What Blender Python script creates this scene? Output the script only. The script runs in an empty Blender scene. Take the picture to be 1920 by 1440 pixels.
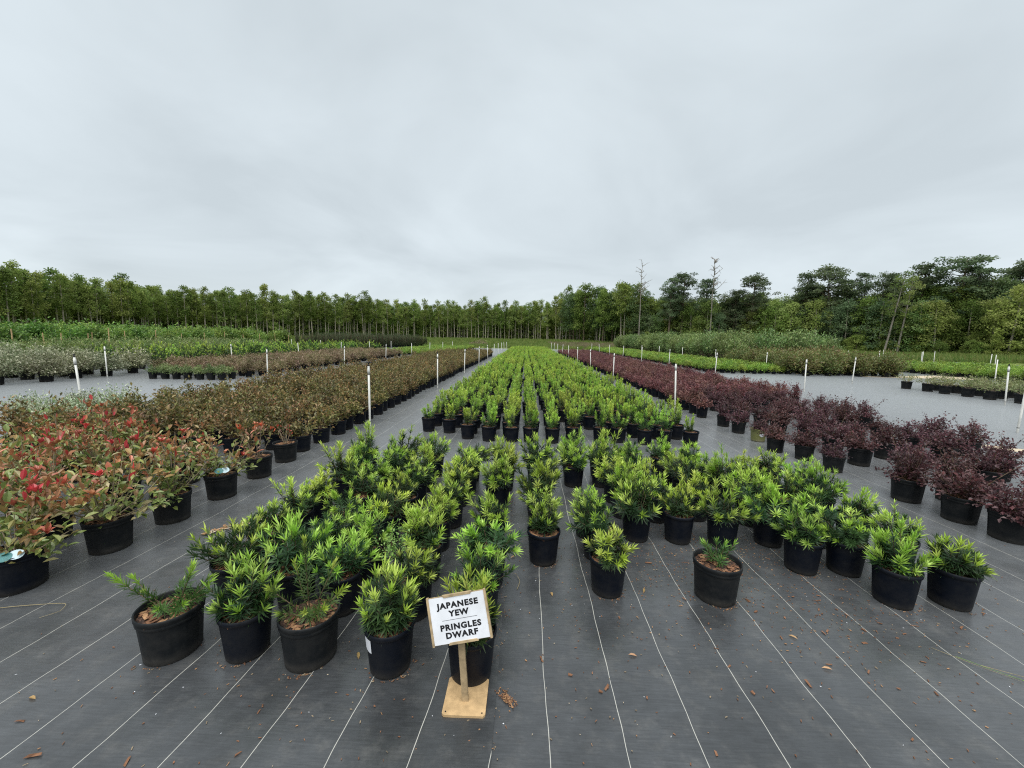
import bpy, math, random
import numpy as np
from mathutils import Matrix, Vector

scene = bpy.context.scene
COL = scene.collection

# ------------------------------------------------------------------ camera
CAM_H = 1.65
FPX = 740.0                                   # focal length in pixels of a 1920 px wide frame
PITCH, YAW, ROLL = math.radians(6.62), math.radians(1.81), math.radians(1.0)
cam_d = bpy.data.cameras.new('camera')
cam_d.sensor_fit = 'HORIZONTAL'
cam_d.sensor_width = 36.0
cam_d.lens = 36.0 * FPX / 1920.0
cam_d.clip_start = 0.05
cam_d.clip_end = 3000
cam = bpy.data.objects.new('camera', cam_d)
COL.objects.link(cam)
_cam_rot = (Matrix.Rotation(YAW, 4, 'Z') @ Matrix.Rotation(math.pi / 2 - PITCH, 4, 'X')
            @ Matrix.Rotation(ROLL, 4, 'Z'))
cam.matrix_world = Matrix.Translation((0, 0, CAM_H)) @ _cam_rot
scene.camera = cam

# ------------------------------------------------------------------ sky, sun, exposure
SUN_EL, SUN_AZ = math.radians(70), math.radians(190)      # azimuth clockwise from +Y
world = bpy.data.worlds.new('World')
scene.world = world
world.use_nodes = True
wt = world.node_tree
wt.nodes.clear()
def wn(t, **k):
    n = wt.nodes.new(t)
    for a, b in k.items():
        setattr(n, a, b)
    return n
sky = wn('ShaderNodeTexSky', sky_type='NISHITA', sun_disc=False)
sky.sun_elevation = SUN_EL
sky.sun_rotation = SUN_AZ
bg_sky = wn('ShaderNodeBackground')
bg_sky.inputs['Strength'].default_value = 0.05
wt.links.new(sky.outputs[0], bg_sky.inputs['Color'])
tc = wn('ShaderNodeTexCoord')
sep = wn('ShaderNodeSeparateXYZ')
wt.links.new(tc.outputs['Generated'], sep.inputs[0])
zz = wn('ShaderNodeMath', operation='MAXIMUM')
wt.links.new(sep.outputs['Z'], zz.inputs[0]); zz.inputs[1].default_value = 0.0
za = wn('ShaderNodeMath', operation='ADD')
wt.links.new(zz.outputs[0], za.inputs[0]); za.inputs[1].default_value = 0.22
dx = wn('ShaderNodeMath', operation='DIVIDE'); dy = wn('ShaderNodeMath', operation='DIVIDE')
wt.links.new(sep.outputs['X'], dx.inputs[0]); wt.links.new(za.outputs[0], dx.inputs[1])
wt.links.new(sep.outputs['Y'], dy.inputs[0]); wt.links.new(za.outputs[0], dy.inputs[1])
cmb = wn('ShaderNodeCombineXYZ')
wt.links.new(dx.outputs[0], cmb.inputs[0]); wt.links.new(dy.outputs[0], cmb.inputs[1])
nz = wn('ShaderNodeTexNoise')
nz.inputs['Scale'].default_value = 0.95
nz.inputs['Detail'].default_value = 5
nz.inputs['Roughness'].default_value = 0.5
nz.inputs['Distortion'].default_value = 0.5
wt.links.new(cmb.outputs[0], nz.inputs['Vector'])
cr = wn('ShaderNodeValToRGB')
cr.color_ramp.elements[0].position = 0.36
cr.color_ramp.elements[0].color = (0.206, 0.229, 0.241, 1)
cr.color_ramp.elements[1].position = 0.64
cr.color_ramp.elements[1].color = (0.256, 0.283, 0.297, 1)
wt.links.new(nz.outputs['Fac'], cr.inputs[0])
bg_cl = wn('ShaderNodeBackground')
wt.links.new(cr.outputs[0], bg_cl.inputs['Color'])
bg_cl.inputs['Strength'].default_value = 1.0
mixw = wn('ShaderNodeMixShader')
mixw.inputs[0].default_value = 0.93                      # closed cloud deck over the clear sky
wt.links.new(bg_sky.outputs[0], mixw.inputs[1])
wt.links.new(bg_cl.outputs[0], mixw.inputs[2])
wo = wn('ShaderNodeOutputWorld')
wt.links.new(mixw.outputs[0], wo.inputs['Surface'])

sun_d = bpy.data.lights.new('sun', 'SUN')
sun_d.energy = 1.5
sun_d.angle = math.radians(60)
sun_d.color = (1.0, 0.985, 0.95)
sun = bpy.data.objects.new('sun', sun_d)
_sd = Vector((math.sin(SUN_AZ) * math.cos(SUN_EL), math.cos(SUN_AZ) * math.cos(SUN_EL), math.sin(SUN_EL)))
sun.rotation_euler = _sd.to_track_quat('Z', 'Y').to_euler()
sun.location = (0, 0, 60)
COL.objects.link(sun)

vs = scene.view_settings
vs.view_transform = 'Standard'
vs.look = 'None'
vs.exposure = 1.6
vs.gamma = 1.0
scene.cycles.filter_width = 1.15
scene.cycles.use_denoising = False
vs.use_curve_mapping = False

# ------------------------------------------------------------------ helpers
RNG = np.random.default_rng(7)
random.seed(7)
_Rinv = np.array(_cam_rot.to_3x3().transposed())
def project(p):
    v = _Rinv @ (np.array(p, float) - np.array([0, 0, CAM_H]))
    if v[2] > -0.05:
        return None
    return 960 + FPX * v[0] / -v[2], 720 - FPX * v[1] / -v[2]
def in_view(x, y, z=0.4, m=130):
    q = project((x, y, z))
    return q is not None and -m < q[0] < 1920 + m and -m < q[1] < 1440 + m

def norm(a):
    return a / np.maximum(np.linalg.norm(a, axis=-1, keepdims=True), 1e-9)

class Geo:
    """collects vertices, faces, a material slot per face and a colour per vertex"""
    def __init__(self):
        self.v, self.c, self.f, self.m, self.n = [], [], {3: [], 4: []}, {3: [], 4: []}, 0
    def add(self, v, faces, mat=0, col=None):
        v = np.asarray(v, float).reshape(-1, 3)
        if col is None:
            col = np.ones((len(v), 3)) * 0.5
        col = np.broadcast_to(np.asarray(col, float), (len(v), 3))
        for f in faces:
            f = np.asarray(f, int)
            if f.size == 0:
                continue
            k = f.shape[1]
            self.f[k].append(f + self.n)
            self.m[k].append(np.full(len(f), mat, int))
        self.v.append(v); self.c.append(col); self.n += len(v)
        return self
    def merge(self, o, remap=0):
        for k in (3, 4):
            for f, m in zip(o.f[k], o.m[k]):
                self.f[k].append(f + self.n); self.m[k].append(m + remap)
        self.v += o.v; self.c += o.c; self.n += o.n
        return self
    def mesh(self, name, mats, smooth=False):
        me = bpy.data.meshes.new(name)
        V = np.concatenate(self.v); Cc = np.concatenate(self.c)
        idx, tot, mi = [], [], []
        for k in (3, 4):
            if self.f[k]:
                F = np.concatenate(self.f[k])
                idx.append(F.ravel()); tot.append(np.full(len(F), k)); mi.append(np.concatenate(self.m[k]))
        idx = np.concatenate(idx); tot = np.concatenate(tot); mi = np.concatenate(mi)
        me.vertices.add(len(V)); me.vertices.foreach_set('co', V.ravel())
        me.loops.add(len(idx)); me.loops.foreach_set('vertex_index', idx)
        me.polygons.add(len(tot))
        me.polygons.foreach_set('loop_start', np.concatenate([[0], np.cumsum(tot)[:-1]]))
        me.polygons.foreach_set('material_index', mi)
        me.polygons.foreach_set('use_smooth', np.full(len(tot), bool(smooth)))
        for m in mats:
            me.materials.append(m)
        a = me.color_attributes.new('Col', 'FLOAT_COLOR', 'POINT')
        a.data.foreach_set('color', np.concatenate([Cc, np.ones((len(Cc), 1))], 1).ravel())
        me.update(calc_edges=True)
        me.validate()
        return me

def tube(pts, radii, sides=6, cap=True):
    """a tapered tube along a polyline -> vertices, [quads], tris"""
    pts = np.asarray(pts, float); n = len(pts)
    T = np.gradient(pts, axis=0); T = norm(T)
    ref = np.array([0.31, 0.87, 0.13])
    A = norm(np.cross(T, ref)); B = np.cross(T, A)
    ang = np.linspace(0, 2 * np.pi, sides, endpoint=False)
    ring = np.cos(ang)[None, :, None] * A[:, None, :] + np.sin(ang)[None, :, None] * B[:, None, :]
    V = (pts[:, None, :] + ring * np.asarray(radii, float)[:, None, None]).reshape(-1, 3)
    i = np.arange(n - 1)[:, None] * sides; j = np.arange(sides)[None, :]; j2 = (j + 1) % sides
    Q = np.stack([i + j, i + j2, i + sides + j2, i + sides + j], -1).reshape(-1, 4)
    tris = np.zeros((0, 3), int)
    if cap:
        V = np.concatenate([V, pts[-1:]])
        b = (n - 1) * sides; k = np.arange(sides)
        tris = np.stack([b + k, b + (k + 1) % sides, np.full(sides, n * sides)], -1)
    return V, [Q, tris]

def lathe(profile, sides=24, ribs=0, rib_d=0.0, rib_rng=(0, 99)):
    prof = np.asarray(profile, float); n = len(prof)
    ang = np.linspace(0, 2 * np.pi, sides, endpoint=False)
    V = np.zeros((n, sides, 3))
    for k, (r, z) in enumerate(prof):
        rr = np.full(sides, r)
        if ribs and rib_rng[0] <= k <= rib_rng[1]:
            rr = r - rib_d * (np.cos(ang * ribs) > 0.3)
        V[k, :, 0] = rr * np.cos(ang); V[k, :, 1] = rr * np.sin(ang); V[k, :, 2] = z
    i = np.arange(n - 1)[:, None] * sides; j = np.arange(sides)[None, :]; j2 = (j + 1) % sides
    Q = np.stack([i + j, i + j2, i + sides + j2, i + sides + j], -1).reshape(-1, 4)
    return V.reshape(-1, 3), [Q]

def box(x0, x1, y0, y1, z0, z1):
    V = np.array([(x, y, z) for z in (z0, z1) for y in (y0, y1) for x in (x0, x1)], float)
    Q = np.array([(0, 2, 3, 1), (4, 5, 7, 6), (0, 1, 5, 4), (2, 6, 7, 3), (0, 4, 6, 2), (1, 3, 7, 5)])
    return V, [Q]

def leaves(geo, P, D, N, L, W, col, kind='small', bend=0.15, fold=0.25, mat=0, tipcol=None):
    """one leaf per row of P: real blades with their own direction, width, fold and droop"""
    P = np.asarray(P, float); n = len(P)
    if n == 0:
        return
    D = norm(np.asarray(D, float)); S = norm(np.cross(D, N)); U = np.cross(S, D)
    L = np.broadcast_to(np.asarray(L, float), (n,)); W = np.broadcast_to(np.asarray(W, float), (n,))
    def pt(t, s, up):
        return (P + D * (L * t)[:, None] + S * (W * s)[:, None]
                + U * (W * up - L * bend * t * t)[:, None])
    if kind == 'needle':
        st = [(0, .3, 0), (0, -.3, 0), (.5, .5, 0), (.5, -.5, 0), (1, 0, 0)]
        fq, ft = [(0, 1, 3, 2)], [(2, 3, 4)]
        tt = [0, 0, .5, .5, 1]
    elif kind == 'broad':
        st = [(0, 0, 0), (.34, .42, fold), (.34, 0, 0), (.34, -.42, fold),
              (.70, .44, fold), (.70, 0, 0), (.70, -.44, fold), (1, 0, 0)]
        fq = [(1, 2, 5, 4), (2, 3, 6, 5)]; ft = [(0, 2, 1), (0, 3, 2), (4, 5, 7), (5, 6, 7)]
        tt = [0, .34, .34, .34, .7, .7, .7, 1]
    else:
        st = [(0, 0, 0), (.5, .5, fold), (.5, -.5, fold), (1, 0, 0)]
        fq = []; ft = [(0, 3, 1), (0, 2, 3)]
        tt = [0, .5, .5, 1]
    k = len(st)
    V = np.stack([pt(*s) for s in st], 1).reshape(-1, 3)
    col = np.broadcast_to(np.asarray(col, float), (n, 3))
    if tipcol is not None:
        tcl = np.broadcast_to(np.asarray(tipcol, float), (n, 3))
        C = np.stack([col * (1 - t) + tcl * t for t in tt], 1).reshape(-1, 3)
    else:
        C = np.repeat(col, k, 0)
    off = (np.arange(n) * k)[:, None, None]
    faces = []
    if fq: faces.append((np.array(fq)[None] + off).reshape(-1, 4))
    faces.append((np.array(ft)[None] + off).reshape(-1, 3))
    geo.add(V, faces, mat, C)

def bez(a, b, c, t):
    t = np.asarray(t)[..., None]
    return (1 - t) ** 2 * a + 2 * t * (1 - t) * b + t * t * c
def bezt(a, b, c, t):
    t = np.asarray(t)[..., None]
    return norm(2 * (1 - t) * (b - a) + 2 * t * (c - b))

# ------------------------------------------------------------------ materials
MATS = {}
def new_mat(name):
    m = bpy.data.materials.new(name)
    m.use_nodes = True
    nt = m.node_tree
    p = nt.nodes['Principled BSDF']
    MATS[name] = m
    return m, nt, p
def node(nt, t, **k):
    n = nt.nodes.new(t)
    for a, b in k.items():
        if a in n.inputs.keys() if hasattr(n, 'inputs') else False:
            n.inputs[a].default_value = b
        else:
            setattr(n, a, b)
    return n
def noise(nt, scale, detail=3, vec=None, rough=0.55):
    n = nt.nodes.new('ShaderNodeTexNoise')
    n.inputs['Scale'].default_value = scale
    n.inputs['Detail'].default_value = detail
    n.inputs['Roughness'].default_value = rough
    if vec is not None:
        nt.links.new(vec, n.inputs['Vector'])
    return n
def ramp(nt, fac, *stops):
    r = nt.nodes.new('ShaderNodeValToRGB')
    e = r.color_ramp.elements
    while len(e) < len(stops):
        e.new(0.5)
    for el, (p, c) in zip(e, stops):
        el.position = p
        el.color = tuple(c) + (1,) if len(c) == 3 else c
    nt.links.new(fac, r.inputs[0])
    return r
def mixc(nt, fac, a, b, mode='MIX'):
    n = nt.nodes.new('ShaderNodeMix')
    n.data_type = 'RGBA'; n.blend_type = mode
    for sock, v in ((0, fac), (6, a), (7, b)):
        if hasattr(v, 'is_linked'):
            nt.links.new(v, n.inputs[sock])
        else:
            n.inputs[sock].default_value = v if not isinstance(v, tuple) else tuple(v) + (1,)
    return n.outputs[2]
def math_n(nt, op, a, b=None, c=None):
    n = nt.nodes.new('ShaderNodeMath'); n.operation = op
    for i, v in enumerate((a, b, c)):
        if v is None: continue
        if hasattr(v, 'is_linked'): nt.links.new(v, n.inputs[i])
        else: n.inputs[i].default_value = v
    return n.outputs[0]
def bump(nt, p, height, strength=0.3, dist=0.01):
    b = nt.nodes.new('ShaderNodeBump')
    b.inputs['Strength'].default_value = strength
    b.inputs['Distance'].default_value = dist
    nt.links.new(height, b.inputs['Height'])
    nt.links.new(b.outputs[0], p.inputs['Normal'])

def leaf_mat(name, trans=0.25, rough=0.5, spec=0.35, vary=0.35, hue=0.03):
    m, nt, p = new_mat(name)
    at = nt.nodes.new('ShaderNodeAttribute'); at.attribute_name = 'Col'
    oi = nt.nodes.new('ShaderNodeObjectInfo')
    hs = nt.nodes.new('ShaderNodeHueSaturation')
    hv = math_n(nt, 'MULTIPLY_ADD', oi.outputs['Random'], hue, 0.5 - hue / 2)
    r2 = math_n(nt, 'FRACT', math_n(nt, 'MULTIPLY', oi.outputs['Random'], 17.31))
    vv = math_n(nt, 'MULTIPLY_ADD', r2, vary, 1.0 - vary / 2)
    nt.links.new(hv, hs.inputs['Hue']); nt.links.new(vv, hs.inputs['Value'])
    nt.links.new(at.outputs['Color'], hs.inputs['Color'])
    nt.links.new(hs.outputs[0], p.inputs['Base Color'])
    p.inputs['Roughness'].default_value = rough
    p.inputs['Specular IOR Level'].default_value = spec
    tr = nt.nodes.new('ShaderNodeBsdfTranslucent')
    nt.links.new(hs.outputs[0], tr.inputs['Color'])
    mx = nt.nodes.new('ShaderNodeMixShader'); mx.inputs[0].default_value = trans
    nt.links.new(p.outputs[0], mx.inputs[1]); nt.links.new(tr.outputs[0], mx.inputs[2])
    nt.links.new(mx.outputs[0], nt.nodes['Material Output'].inputs['Surface'])
    return m
leaf_mat('leaf', 0.34, 0.45, 0.4, 0.5, 0.045)
leaf_mat('leaf_gloss', 0.22, 0.36, 0.5)
leaf_mat('leaf_tree', 0.50, 0.6, 0.2, 0.45, 0.035)

def plain(name, col, rough=0.6, spec=0.4, var=0.25, scale=20, bmp=0.0):
    m, nt, p = new_mat(name)
    g = nt.nodes.new('ShaderNodeNewGeometry')
    n = noise(nt, scale, 4, g.outputs['Position'])
    lo = tuple(c * (1 - var) for c in col); hi = tuple(min(1, c * (1 + var)) for c in col)
    r = ramp(nt, n.outputs['Fac'], (0.3, lo), (0.7, hi))
    nt.links.new(r.outputs[0], p.inputs['Base Color'])
    p.inputs['Roughness'].default_value = rough
    p.inputs['Specular IOR Level'].default_value = spec
    if bmp:
        bump(nt, p, n.outputs['Fac'], bmp, 0.01)
    return m
plain('stem', (0.13, 0.095, 0.06), 0.8, 0.2)
plain('stem_pale', (0.26, 0.21, 0.14), 0.8, 0.2)
plain('bark_grey', (0.29, 0.26, 0.21), 0.9, 0.15, 0.4, 3)
plain('bark_pine', (0.13, 0.10, 0.075), 0.9, 0.15, 0.4, 3)
plain('bark_dead', (0.21, 0.19, 0.165), 0.9, 0.15, 0.3, 3)
plain('pvc', (0.52, 0.52, 0.49), 0.45, 0.4, 0.18, 5)
plain('black_plastic', (0.012, 0.012, 0.013), 0.45, 0.5)
plain('raw_wood', (0.44, 0.30, 0.155), 0.75, 0.25, 0.2, 30)
plain('frame_tan', (0.34, 0.255, 0.15), 0.75, 0.25, 0.32, 28)
plain('sand', (0.45, 0.38, 0.28), 0.95, 0.1, 0.2, 6)
plain('chip', (0.15, 0.075, 0.042), 0.85, 0.2, 0.5, 35)
plain('chip_pale', (0.27, 0.155, 0.08), 0.85, 0.2, 0.4, 35)
plain('dry_grass', (0.26, 0.215, 0.12), 0.8, 0.2, 0.3, 30)
plain('weed_green', (0.16, 0.26, 0.06), 0.7, 0.2, 0.3, 30)
plain('paper', (0.62, 0.635, 0.67), 0.65, 0.25, 0.10, 11)
plain('ink', (0.012, 0.012, 0.014), 0.6, 0.2, 0.1)
plain('teal_tag', (0.012, 0.17, 0.17), 0.4, 0.5, 0.2, 60)
plain('pale_tag', (0.50, 0.66, 0.72), 0.4, 0.5, 0.1, 60)
plain('debris', (0.20, 0.16, 0.11), 0.95, 0.1, 0.5, 1.5)

def pot_mat(name, col, dusty):
    m, nt, p = new_mat(name)
    g = nt.nodes.new('ShaderNodeTexCoord')
    oi = nt.nodes.new('ShaderNodeObjectInfo')
    mp = nt.nodes.new('ShaderNodeVectorMath'); mp.operation = 'ADD'
    nt.links.new(g.outputs['Object'], mp.inputs[0])
    cx = nt.nodes.new('ShaderNodeCombineXYZ')
    nt.links.new(math_n(nt, 'MULTIPLY', oi.outputs['Random'], 40.0), cx.inputs[0])
    nt.links.new(cx.outputs[0], mp.inputs[1])
    n = noise(nt, 9, 6, mp.outputs[0], 0.7)
    sx = nt.nodes.new('ShaderNodeSeparateXYZ'); nt.links.new(g.outputs['Object'], sx.inputs[0])
    low = math_n(nt, 'MULTIPLY_ADD', sx.outputs['Z'], -9.0, 0.55)      # splashed soil low on the wall
    d = math_n(nt, 'ADD', n.outputs['Fac'], math_n(nt, 'MAXIMUM', low, 0.0))
    r = ramp(nt, d, (0.42, col), (0.75, tuple(c * 0.6 + 0.4 * dd for c, dd in zip(col, dusty))), (1.15, dusty))
    nt.links.new(r.outputs[0], p.inputs['Base Color'])
    rr = ramp(nt, n.outputs['Fac'], (0.3, (0.36,) * 3), (0.75, (0.6,) * 3))
    nt.links.new(rr.outputs[0], p.inputs['Roughness'])
    p.inputs['Specular IOR Level'].default_value = 0.16
    bump(nt, p, n.outputs['Fac'], 0.12, 0.004)
    return m
pot_mat('pot_navy', (0.0030, 0.0048, 0.0095), (0.030, 0.028, 0.026))
pot_mat('pot_charcoal', (0.0075, 0.009, 0.0105), (0.045, 0.042, 0.038))
pot_mat('pot_olive', (0.16, 0.17, 0.06), (0.24, 0.22, 0.14))

m, nt, p = new_mat('soil')
g = nt.nodes.new('ShaderNodeNewGeometry')
v = nt.nodes.new('ShaderNodeTexVoronoi'); v.inputs['Scale'].default_value = 85
nt.links.new(g.outputs['Position'], v.inputs['Vector'])
r = ramp(nt, v.outputs['Color'], (0.1, (0.012, 0.008, 0.006)), (0.55, (0.055, 0.026, 0.016)), (0.9, (0.16, 0.085, 0.05)))
nt.links.new(r.outputs[0], p.inputs['Base Color'])
p.inputs['Roughness'].default_value = 0.8
bump(nt, p, v.outputs['Distance'], 0.8, 0.02)

# woven ground-cover fabric: weave, white guide threads every foot, dust, damp rings where pots stood
m, nt, p = new_mat('weed_mat')
uv = nt.nodes.new('ShaderNodeUVMap'); uv.uv_map = 'cloth'
su = nt.nodes.new('ShaderNodeSeparateXYZ'); nt.links.new(uv.outputs[0], su.inputs[0])
wob = noise(nt, 1.6, 2, uv.outputs[0])
u = math_n(nt, 'ADD', su.outputs['X'], math_n(nt, 'MULTIPLY_ADD', wob.outputs['Fac'], 0.05, -0.025))
fr = math_n(nt, 'FRACT', math_n(nt, 'DIVIDE', u, 0.3125))
ds = math_n(nt, 'ABSOLUTE', math_n(nt, 'SUBTRACT', fr, 0.5))
brk = noise(nt, 14, 3, uv.outputs[0])
thr = math_n(nt, 'LESS_THAN', ds, math_n(nt, 'MULTIPLY_ADD', brk.outputs['Fac'], 0.0045, 0.0028))
n1 = noise(nt, 0.9, 6, uv.outputs[0], 0.6)
n2 = noise(nt, 7, 6, uv.outputs[0], 0.7)
vm = nt.nodes.new('ShaderNodeVectorMath'); vm.operation = 'MULTIPLY'
nt.links.new(uv.outputs[0], vm.inputs[0]); vm.inputs[1].default_value = (9.0, 110.0, 1.0)
n3 = noise(nt, 1.0, 4, vm.outputs[0], 0.75)
n4 = noise(nt, 2.3, 7, uv.outputs[0], 0.72)
base = ramp(nt, n1.outputs['Fac'], (0.3, (0.024, 0.0265, 0.0290)), (0.7, (0.042, 0.0450, 0.0485)))
dust = ramp(nt, n2.outputs['Fac'], (0.50, (0, 0, 0)), (0.78, (1, 1, 1)))
c1 = mixc(nt, math_n(nt, 'MULTIPLY', dust.outputs[0], 0.45), base.outputs[0], (0.10, 0.097, 0.09))
vo = nt.nodes.new('ShaderNodeTexVoronoi'); vo.voronoi_dimensions = '2D'
vo.inputs['Scale'].default_value = 1.9; vo.inputs['Randomness'].default_value = 0.8
nt.links.new(uv.outputs[0], vo.inputs['Vector'])
vd = math_n(nt, 'ADD', vo.outputs['Distance'], math_n(nt, 'MULTIPLY_ADD', n2.outputs['Fac'], 0.06, -0.03))
ring = ramp(nt, vd, (0.185, (0.55,) * 3), (0.205, (1,) * 3))
sc = nt.nodes.new('ShaderNodeSeparateColor'); nt.links.new(vo.outputs['Color'], sc.inputs[0])
gate = math_n(nt, 'LESS_THAN', sc.outputs[0], 0.30)
c2 = mixc(nt, math_n(nt, 'MULTIPLY', gate, 0.8), c1, mixc(nt, 1.0, c1, ring.outputs[0], 'MULTIPLY'))
st_ = ramp(nt, n3.outputs['Fac'], (0.25, (0.62,) * 3), (0.75, (1.38,) * 3))
c2b = mixc(nt, 1.0, c2, st_.outputs[0], 'MULTIPLY')
sm_ = ramp(nt, n4.outputs['Fac'], (0.30, (0.60,) * 3), (0.70, (1.42,) * 3))
weave = mixc(nt, 1.0, c2b, sm_.outputs[0], 'MULTIPLY')
c3 = mixc(nt, math_n(nt, 'MULTIPLY', thr, 0.85), weave, (0.42, 0.415, 0.375))
nt.links.new(c3, p.inputs['Base Color'])
rg = ramp(nt, n2.outputs['Fac'], (0.3, (0.24,) * 3), (0.8, (0.40,) * 3))
nt.links.new(rg.outputs[0], p.inputs['Roughness'])
p.inputs['Specular IOR Level'].default_value = 0.75
nt.links.new(math_n(nt, 'MULTIPLY_ADD', thr, -0.85, 0.90), p.inputs['Sheen Weight'])
p.inputs['Sheen Roughness'].default_value = 0.35
wr = noise(nt, 3.0, 3, uv.outputs[0])
hb = math_n(nt, 'ADD', math_n(nt, 'MULTIPLY', n3.outputs['Fac'], 0.06), math_n(nt, 'MULTIPLY', wr.outputs['Fac'], 1.0))
bump(nt, p, hb, 0.20, 0.02)

# open ground: grass and bare earth
m, nt, p = new_mat('field')
g = nt.nodes.new('ShaderNodeNewGeometry')
n1 = noise(nt, 0.06, 6, g.outputs['Position'], 0.65)
n2 = noise(nt, 0.7, 6, g.outputs['Position'], 0.7)
a = ramp(nt, n2.outputs['Fac'], (0.3, (0.07, 0.105, 0.025)), (0.7, (0.16, 0.19, 0.055)))
b = ramp(nt, n2.outputs['Fac'], (0.3, (0.17, 0.13, 0.085)), (0.7, (0.28, 0.23, 0.15)))
f = ramp(nt, n1.outputs['Fac'], (0.55, (0, 0, 0)), (0.66, (1, 1, 1)))
nt.links.new(mixc(nt, f.outputs[0], a.outputs[0], b.outputs[0]), p.inputs['Base Color'])
p.inputs['Roughness'].default_value = 0.95
p.inputs['Specular IOR Level'].default_value = 0.1

# ------------------------------------------------------------------ object helpers
def link(name, data, parent=None, loc=None):
    o = bpy.data.objects.new(name, data)
    COL.objects.link(o)
    if parent is not None:
        o.parent = parent
    if loc is not None:
        o.location = loc
    return o
def tag(o, label, cat, group=None):
    o['label'] = label; o['category'] = cat
    if group: o['group'] = group
    return o
def thing(name, label, cat, loc, rz=0.0, sc=1.0, group=None):
    e = bpy.data.objects.new(name, None)
    e.empty_display_size = 0.1
    COL.objects.link(e)
    e.location = loc; e.rotation_euler = (0, 0, rz)
    e.scale = (sc, sc, sc) if np.isscalar(sc) else sc
    return tag(e, label, cat, group)

PROTO = {}
def proto_collection(name, meshes):
    """unlinked prototypes that only the 'stuff' scatterers use"""
    c = bpy.data.collections.new(name)
    for i, me in enumerate(meshes):
        o = bpy.data.objects.new('%s_%02d' % (name, i), me)
        c.objects.link(o)
    PROTO[name] = c
    return c
def scatter(name, label, cat, coll, pts, rots, scls, seed=0):
    """ONE object of kind 'stuff': instances of the prototypes on points"""
    pts = np.asarray(pts, float)
    rng = np.random.default_rng(seed + 99)
    me = bpy.data.meshes.new(name)
    me.vertices.add(len(pts)); me.vertices.foreach_set('co', pts.ravel())
    a = me.attributes.new('rz', 'FLOAT', 'POINT'); a.data.foreach_set('value', np.asarray(rots, float))
    a = me.attributes.new('sc', 'FLOAT', 'POINT'); a.data.foreach_set('value', np.asarray(scls, float))
    a = me.attributes.new('ix', 'INT', 'POINT')
    a.data.foreach_set('value', rng.integers(0, len(coll.objects), len(pts)))
    o = link(name, me)
    o['label'] = label; o['category'] = cat; o['kind'] = 'stuff'
    ng = bpy.data.node_groups.new(name + '_nodes', 'GeometryNodeTree')
    ng.interface.new_socket('Geometry', in_out='INPUT', socket_type='NodeSocketGeometry')
    ng.interface.new_socket('Geometry', in_out='OUTPUT', socket_type='NodeSocketGeometry')
    N = ng.nodes; Lk = ng.links
    gi = N.new('NodeGroupInput'); go = N.new('NodeGroupOutput')
    ip = N.new('GeometryNodeInstanceOnPoints')
    ci = N.new('GeometryNodeCollectionInfo')
    ci.inputs['Collection'].default_value = coll
    ci.inputs['Separate Children'].default_value = True
    ci.inputs['Reset Children'].default_value = True
    def attr(nm, t):
        n = N.new('GeometryNodeInputNamedAttribute'); n.data_type = t
        n.inputs['Name'].default_value = nm
        return n.outputs[0]
    cx = N.new('ShaderNodeCombineXYZ'); Lk.new(attr('rz', 'FLOAT'), cx.inputs[2])
    er = N.new('FunctionNodeEulerToRotation'); Lk.new(cx.outputs[0], er.inputs[0])
    Lk.new(gi.outputs[0], ip.inputs['Points'])
    Lk.new(ci.outputs[0], ip.inputs['Instance'])
    ip.inputs['Pick Instance'].default_value = True
    Lk.new(attr('ix', 'INT'), ip.inputs['Instance Index'])
    Lk.new(er.outputs[0], ip.inputs['Rotation'])
    Lk.new(attr('sc', 'FLOAT'), ip.inputs['Scale'])
    Lk.new(ip.outputs[0], go.inputs[0])
    md = o.modifiers.new('scatter', 'NODES'); md.node_group = ng
    return o

# ------------------------------------------------------------------ ground, field, fabric
def smooth(a, b, x):
    t = np.clip((np.asarray(x, float) - a) / (b - a), 0, 1)
    return t * t * (3 - 2 * t)
def tz(x, y):
    return 1.25 * smooth(74, 135, y)
gx = np.unique(np.concatenate([np.linspace(-900, -130, 9), np.linspace(-130, 130, 53), np.linspace(130, 900, 9)]))
gy = np.unique(np.concatenate([np.linspace(-300, -10, 5), np.linspace(-10, 190, 41), np.linspace(190, 1200, 8)]))
XX, YY = np.meshgrid(gx, gy)
V = np.stack([XX.ravel(), YY.ravel(), tz(XX, YY).ravel()], 1)
ny, nx = XX.shape
i, j = np.meshgrid(np.arange(ny - 1), np.arange(nx - 1), indexing='ij')
Q = np.stack([i * nx + j, i * nx + j + 1, (i + 1) * nx + j + 1, (i + 1) * nx + j], -1).reshape(-1, 4)
o = link('ground', Geo().add(V, [Q]).mesh('ground', [MATS['field']], True))
o['kind'] = 'structure'

MAT_Z = 0.006
def fabric(name, xs, ys, ufun, zfun):
    XX, YY = np.meshgrid(xs, ys)
    Z = zfun(XX, YY)
    V = np.stack([XX.ravel(), YY.ravel(), Z.ravel()], 1)
    ny, nx = XX.shape
    i, j = np.meshgrid(np.arange(ny - 1), np.arange(nx - 1), indexing='ij')
    Q = np.stack([i * nx + j, i * nx + j + 1, (i + 1) * nx + j + 1, (i + 1) * nx + j], -1).reshape(-1, 4)
    me = Geo().add(V, [Q]).mesh(name, [MATS['weed_mat']], True)
    U = np.stack([ufun(XX, YY).ravel(), YY.ravel()], 1)
    ul = me.uv_layers.new(name='cloth')
    idx = np.zeros(len(me.loops), int); me.loops.foreach_get('vertex_index', idx)
    ul.data.foreach_set('uv', U[idx].ravel())
    o = link(name, me); o['kind'] = 'structure'
    return o
ys = np.concatenate([np.linspace(-4, 9, 131), np.linspace(9.6, 62, 60)])
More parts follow.
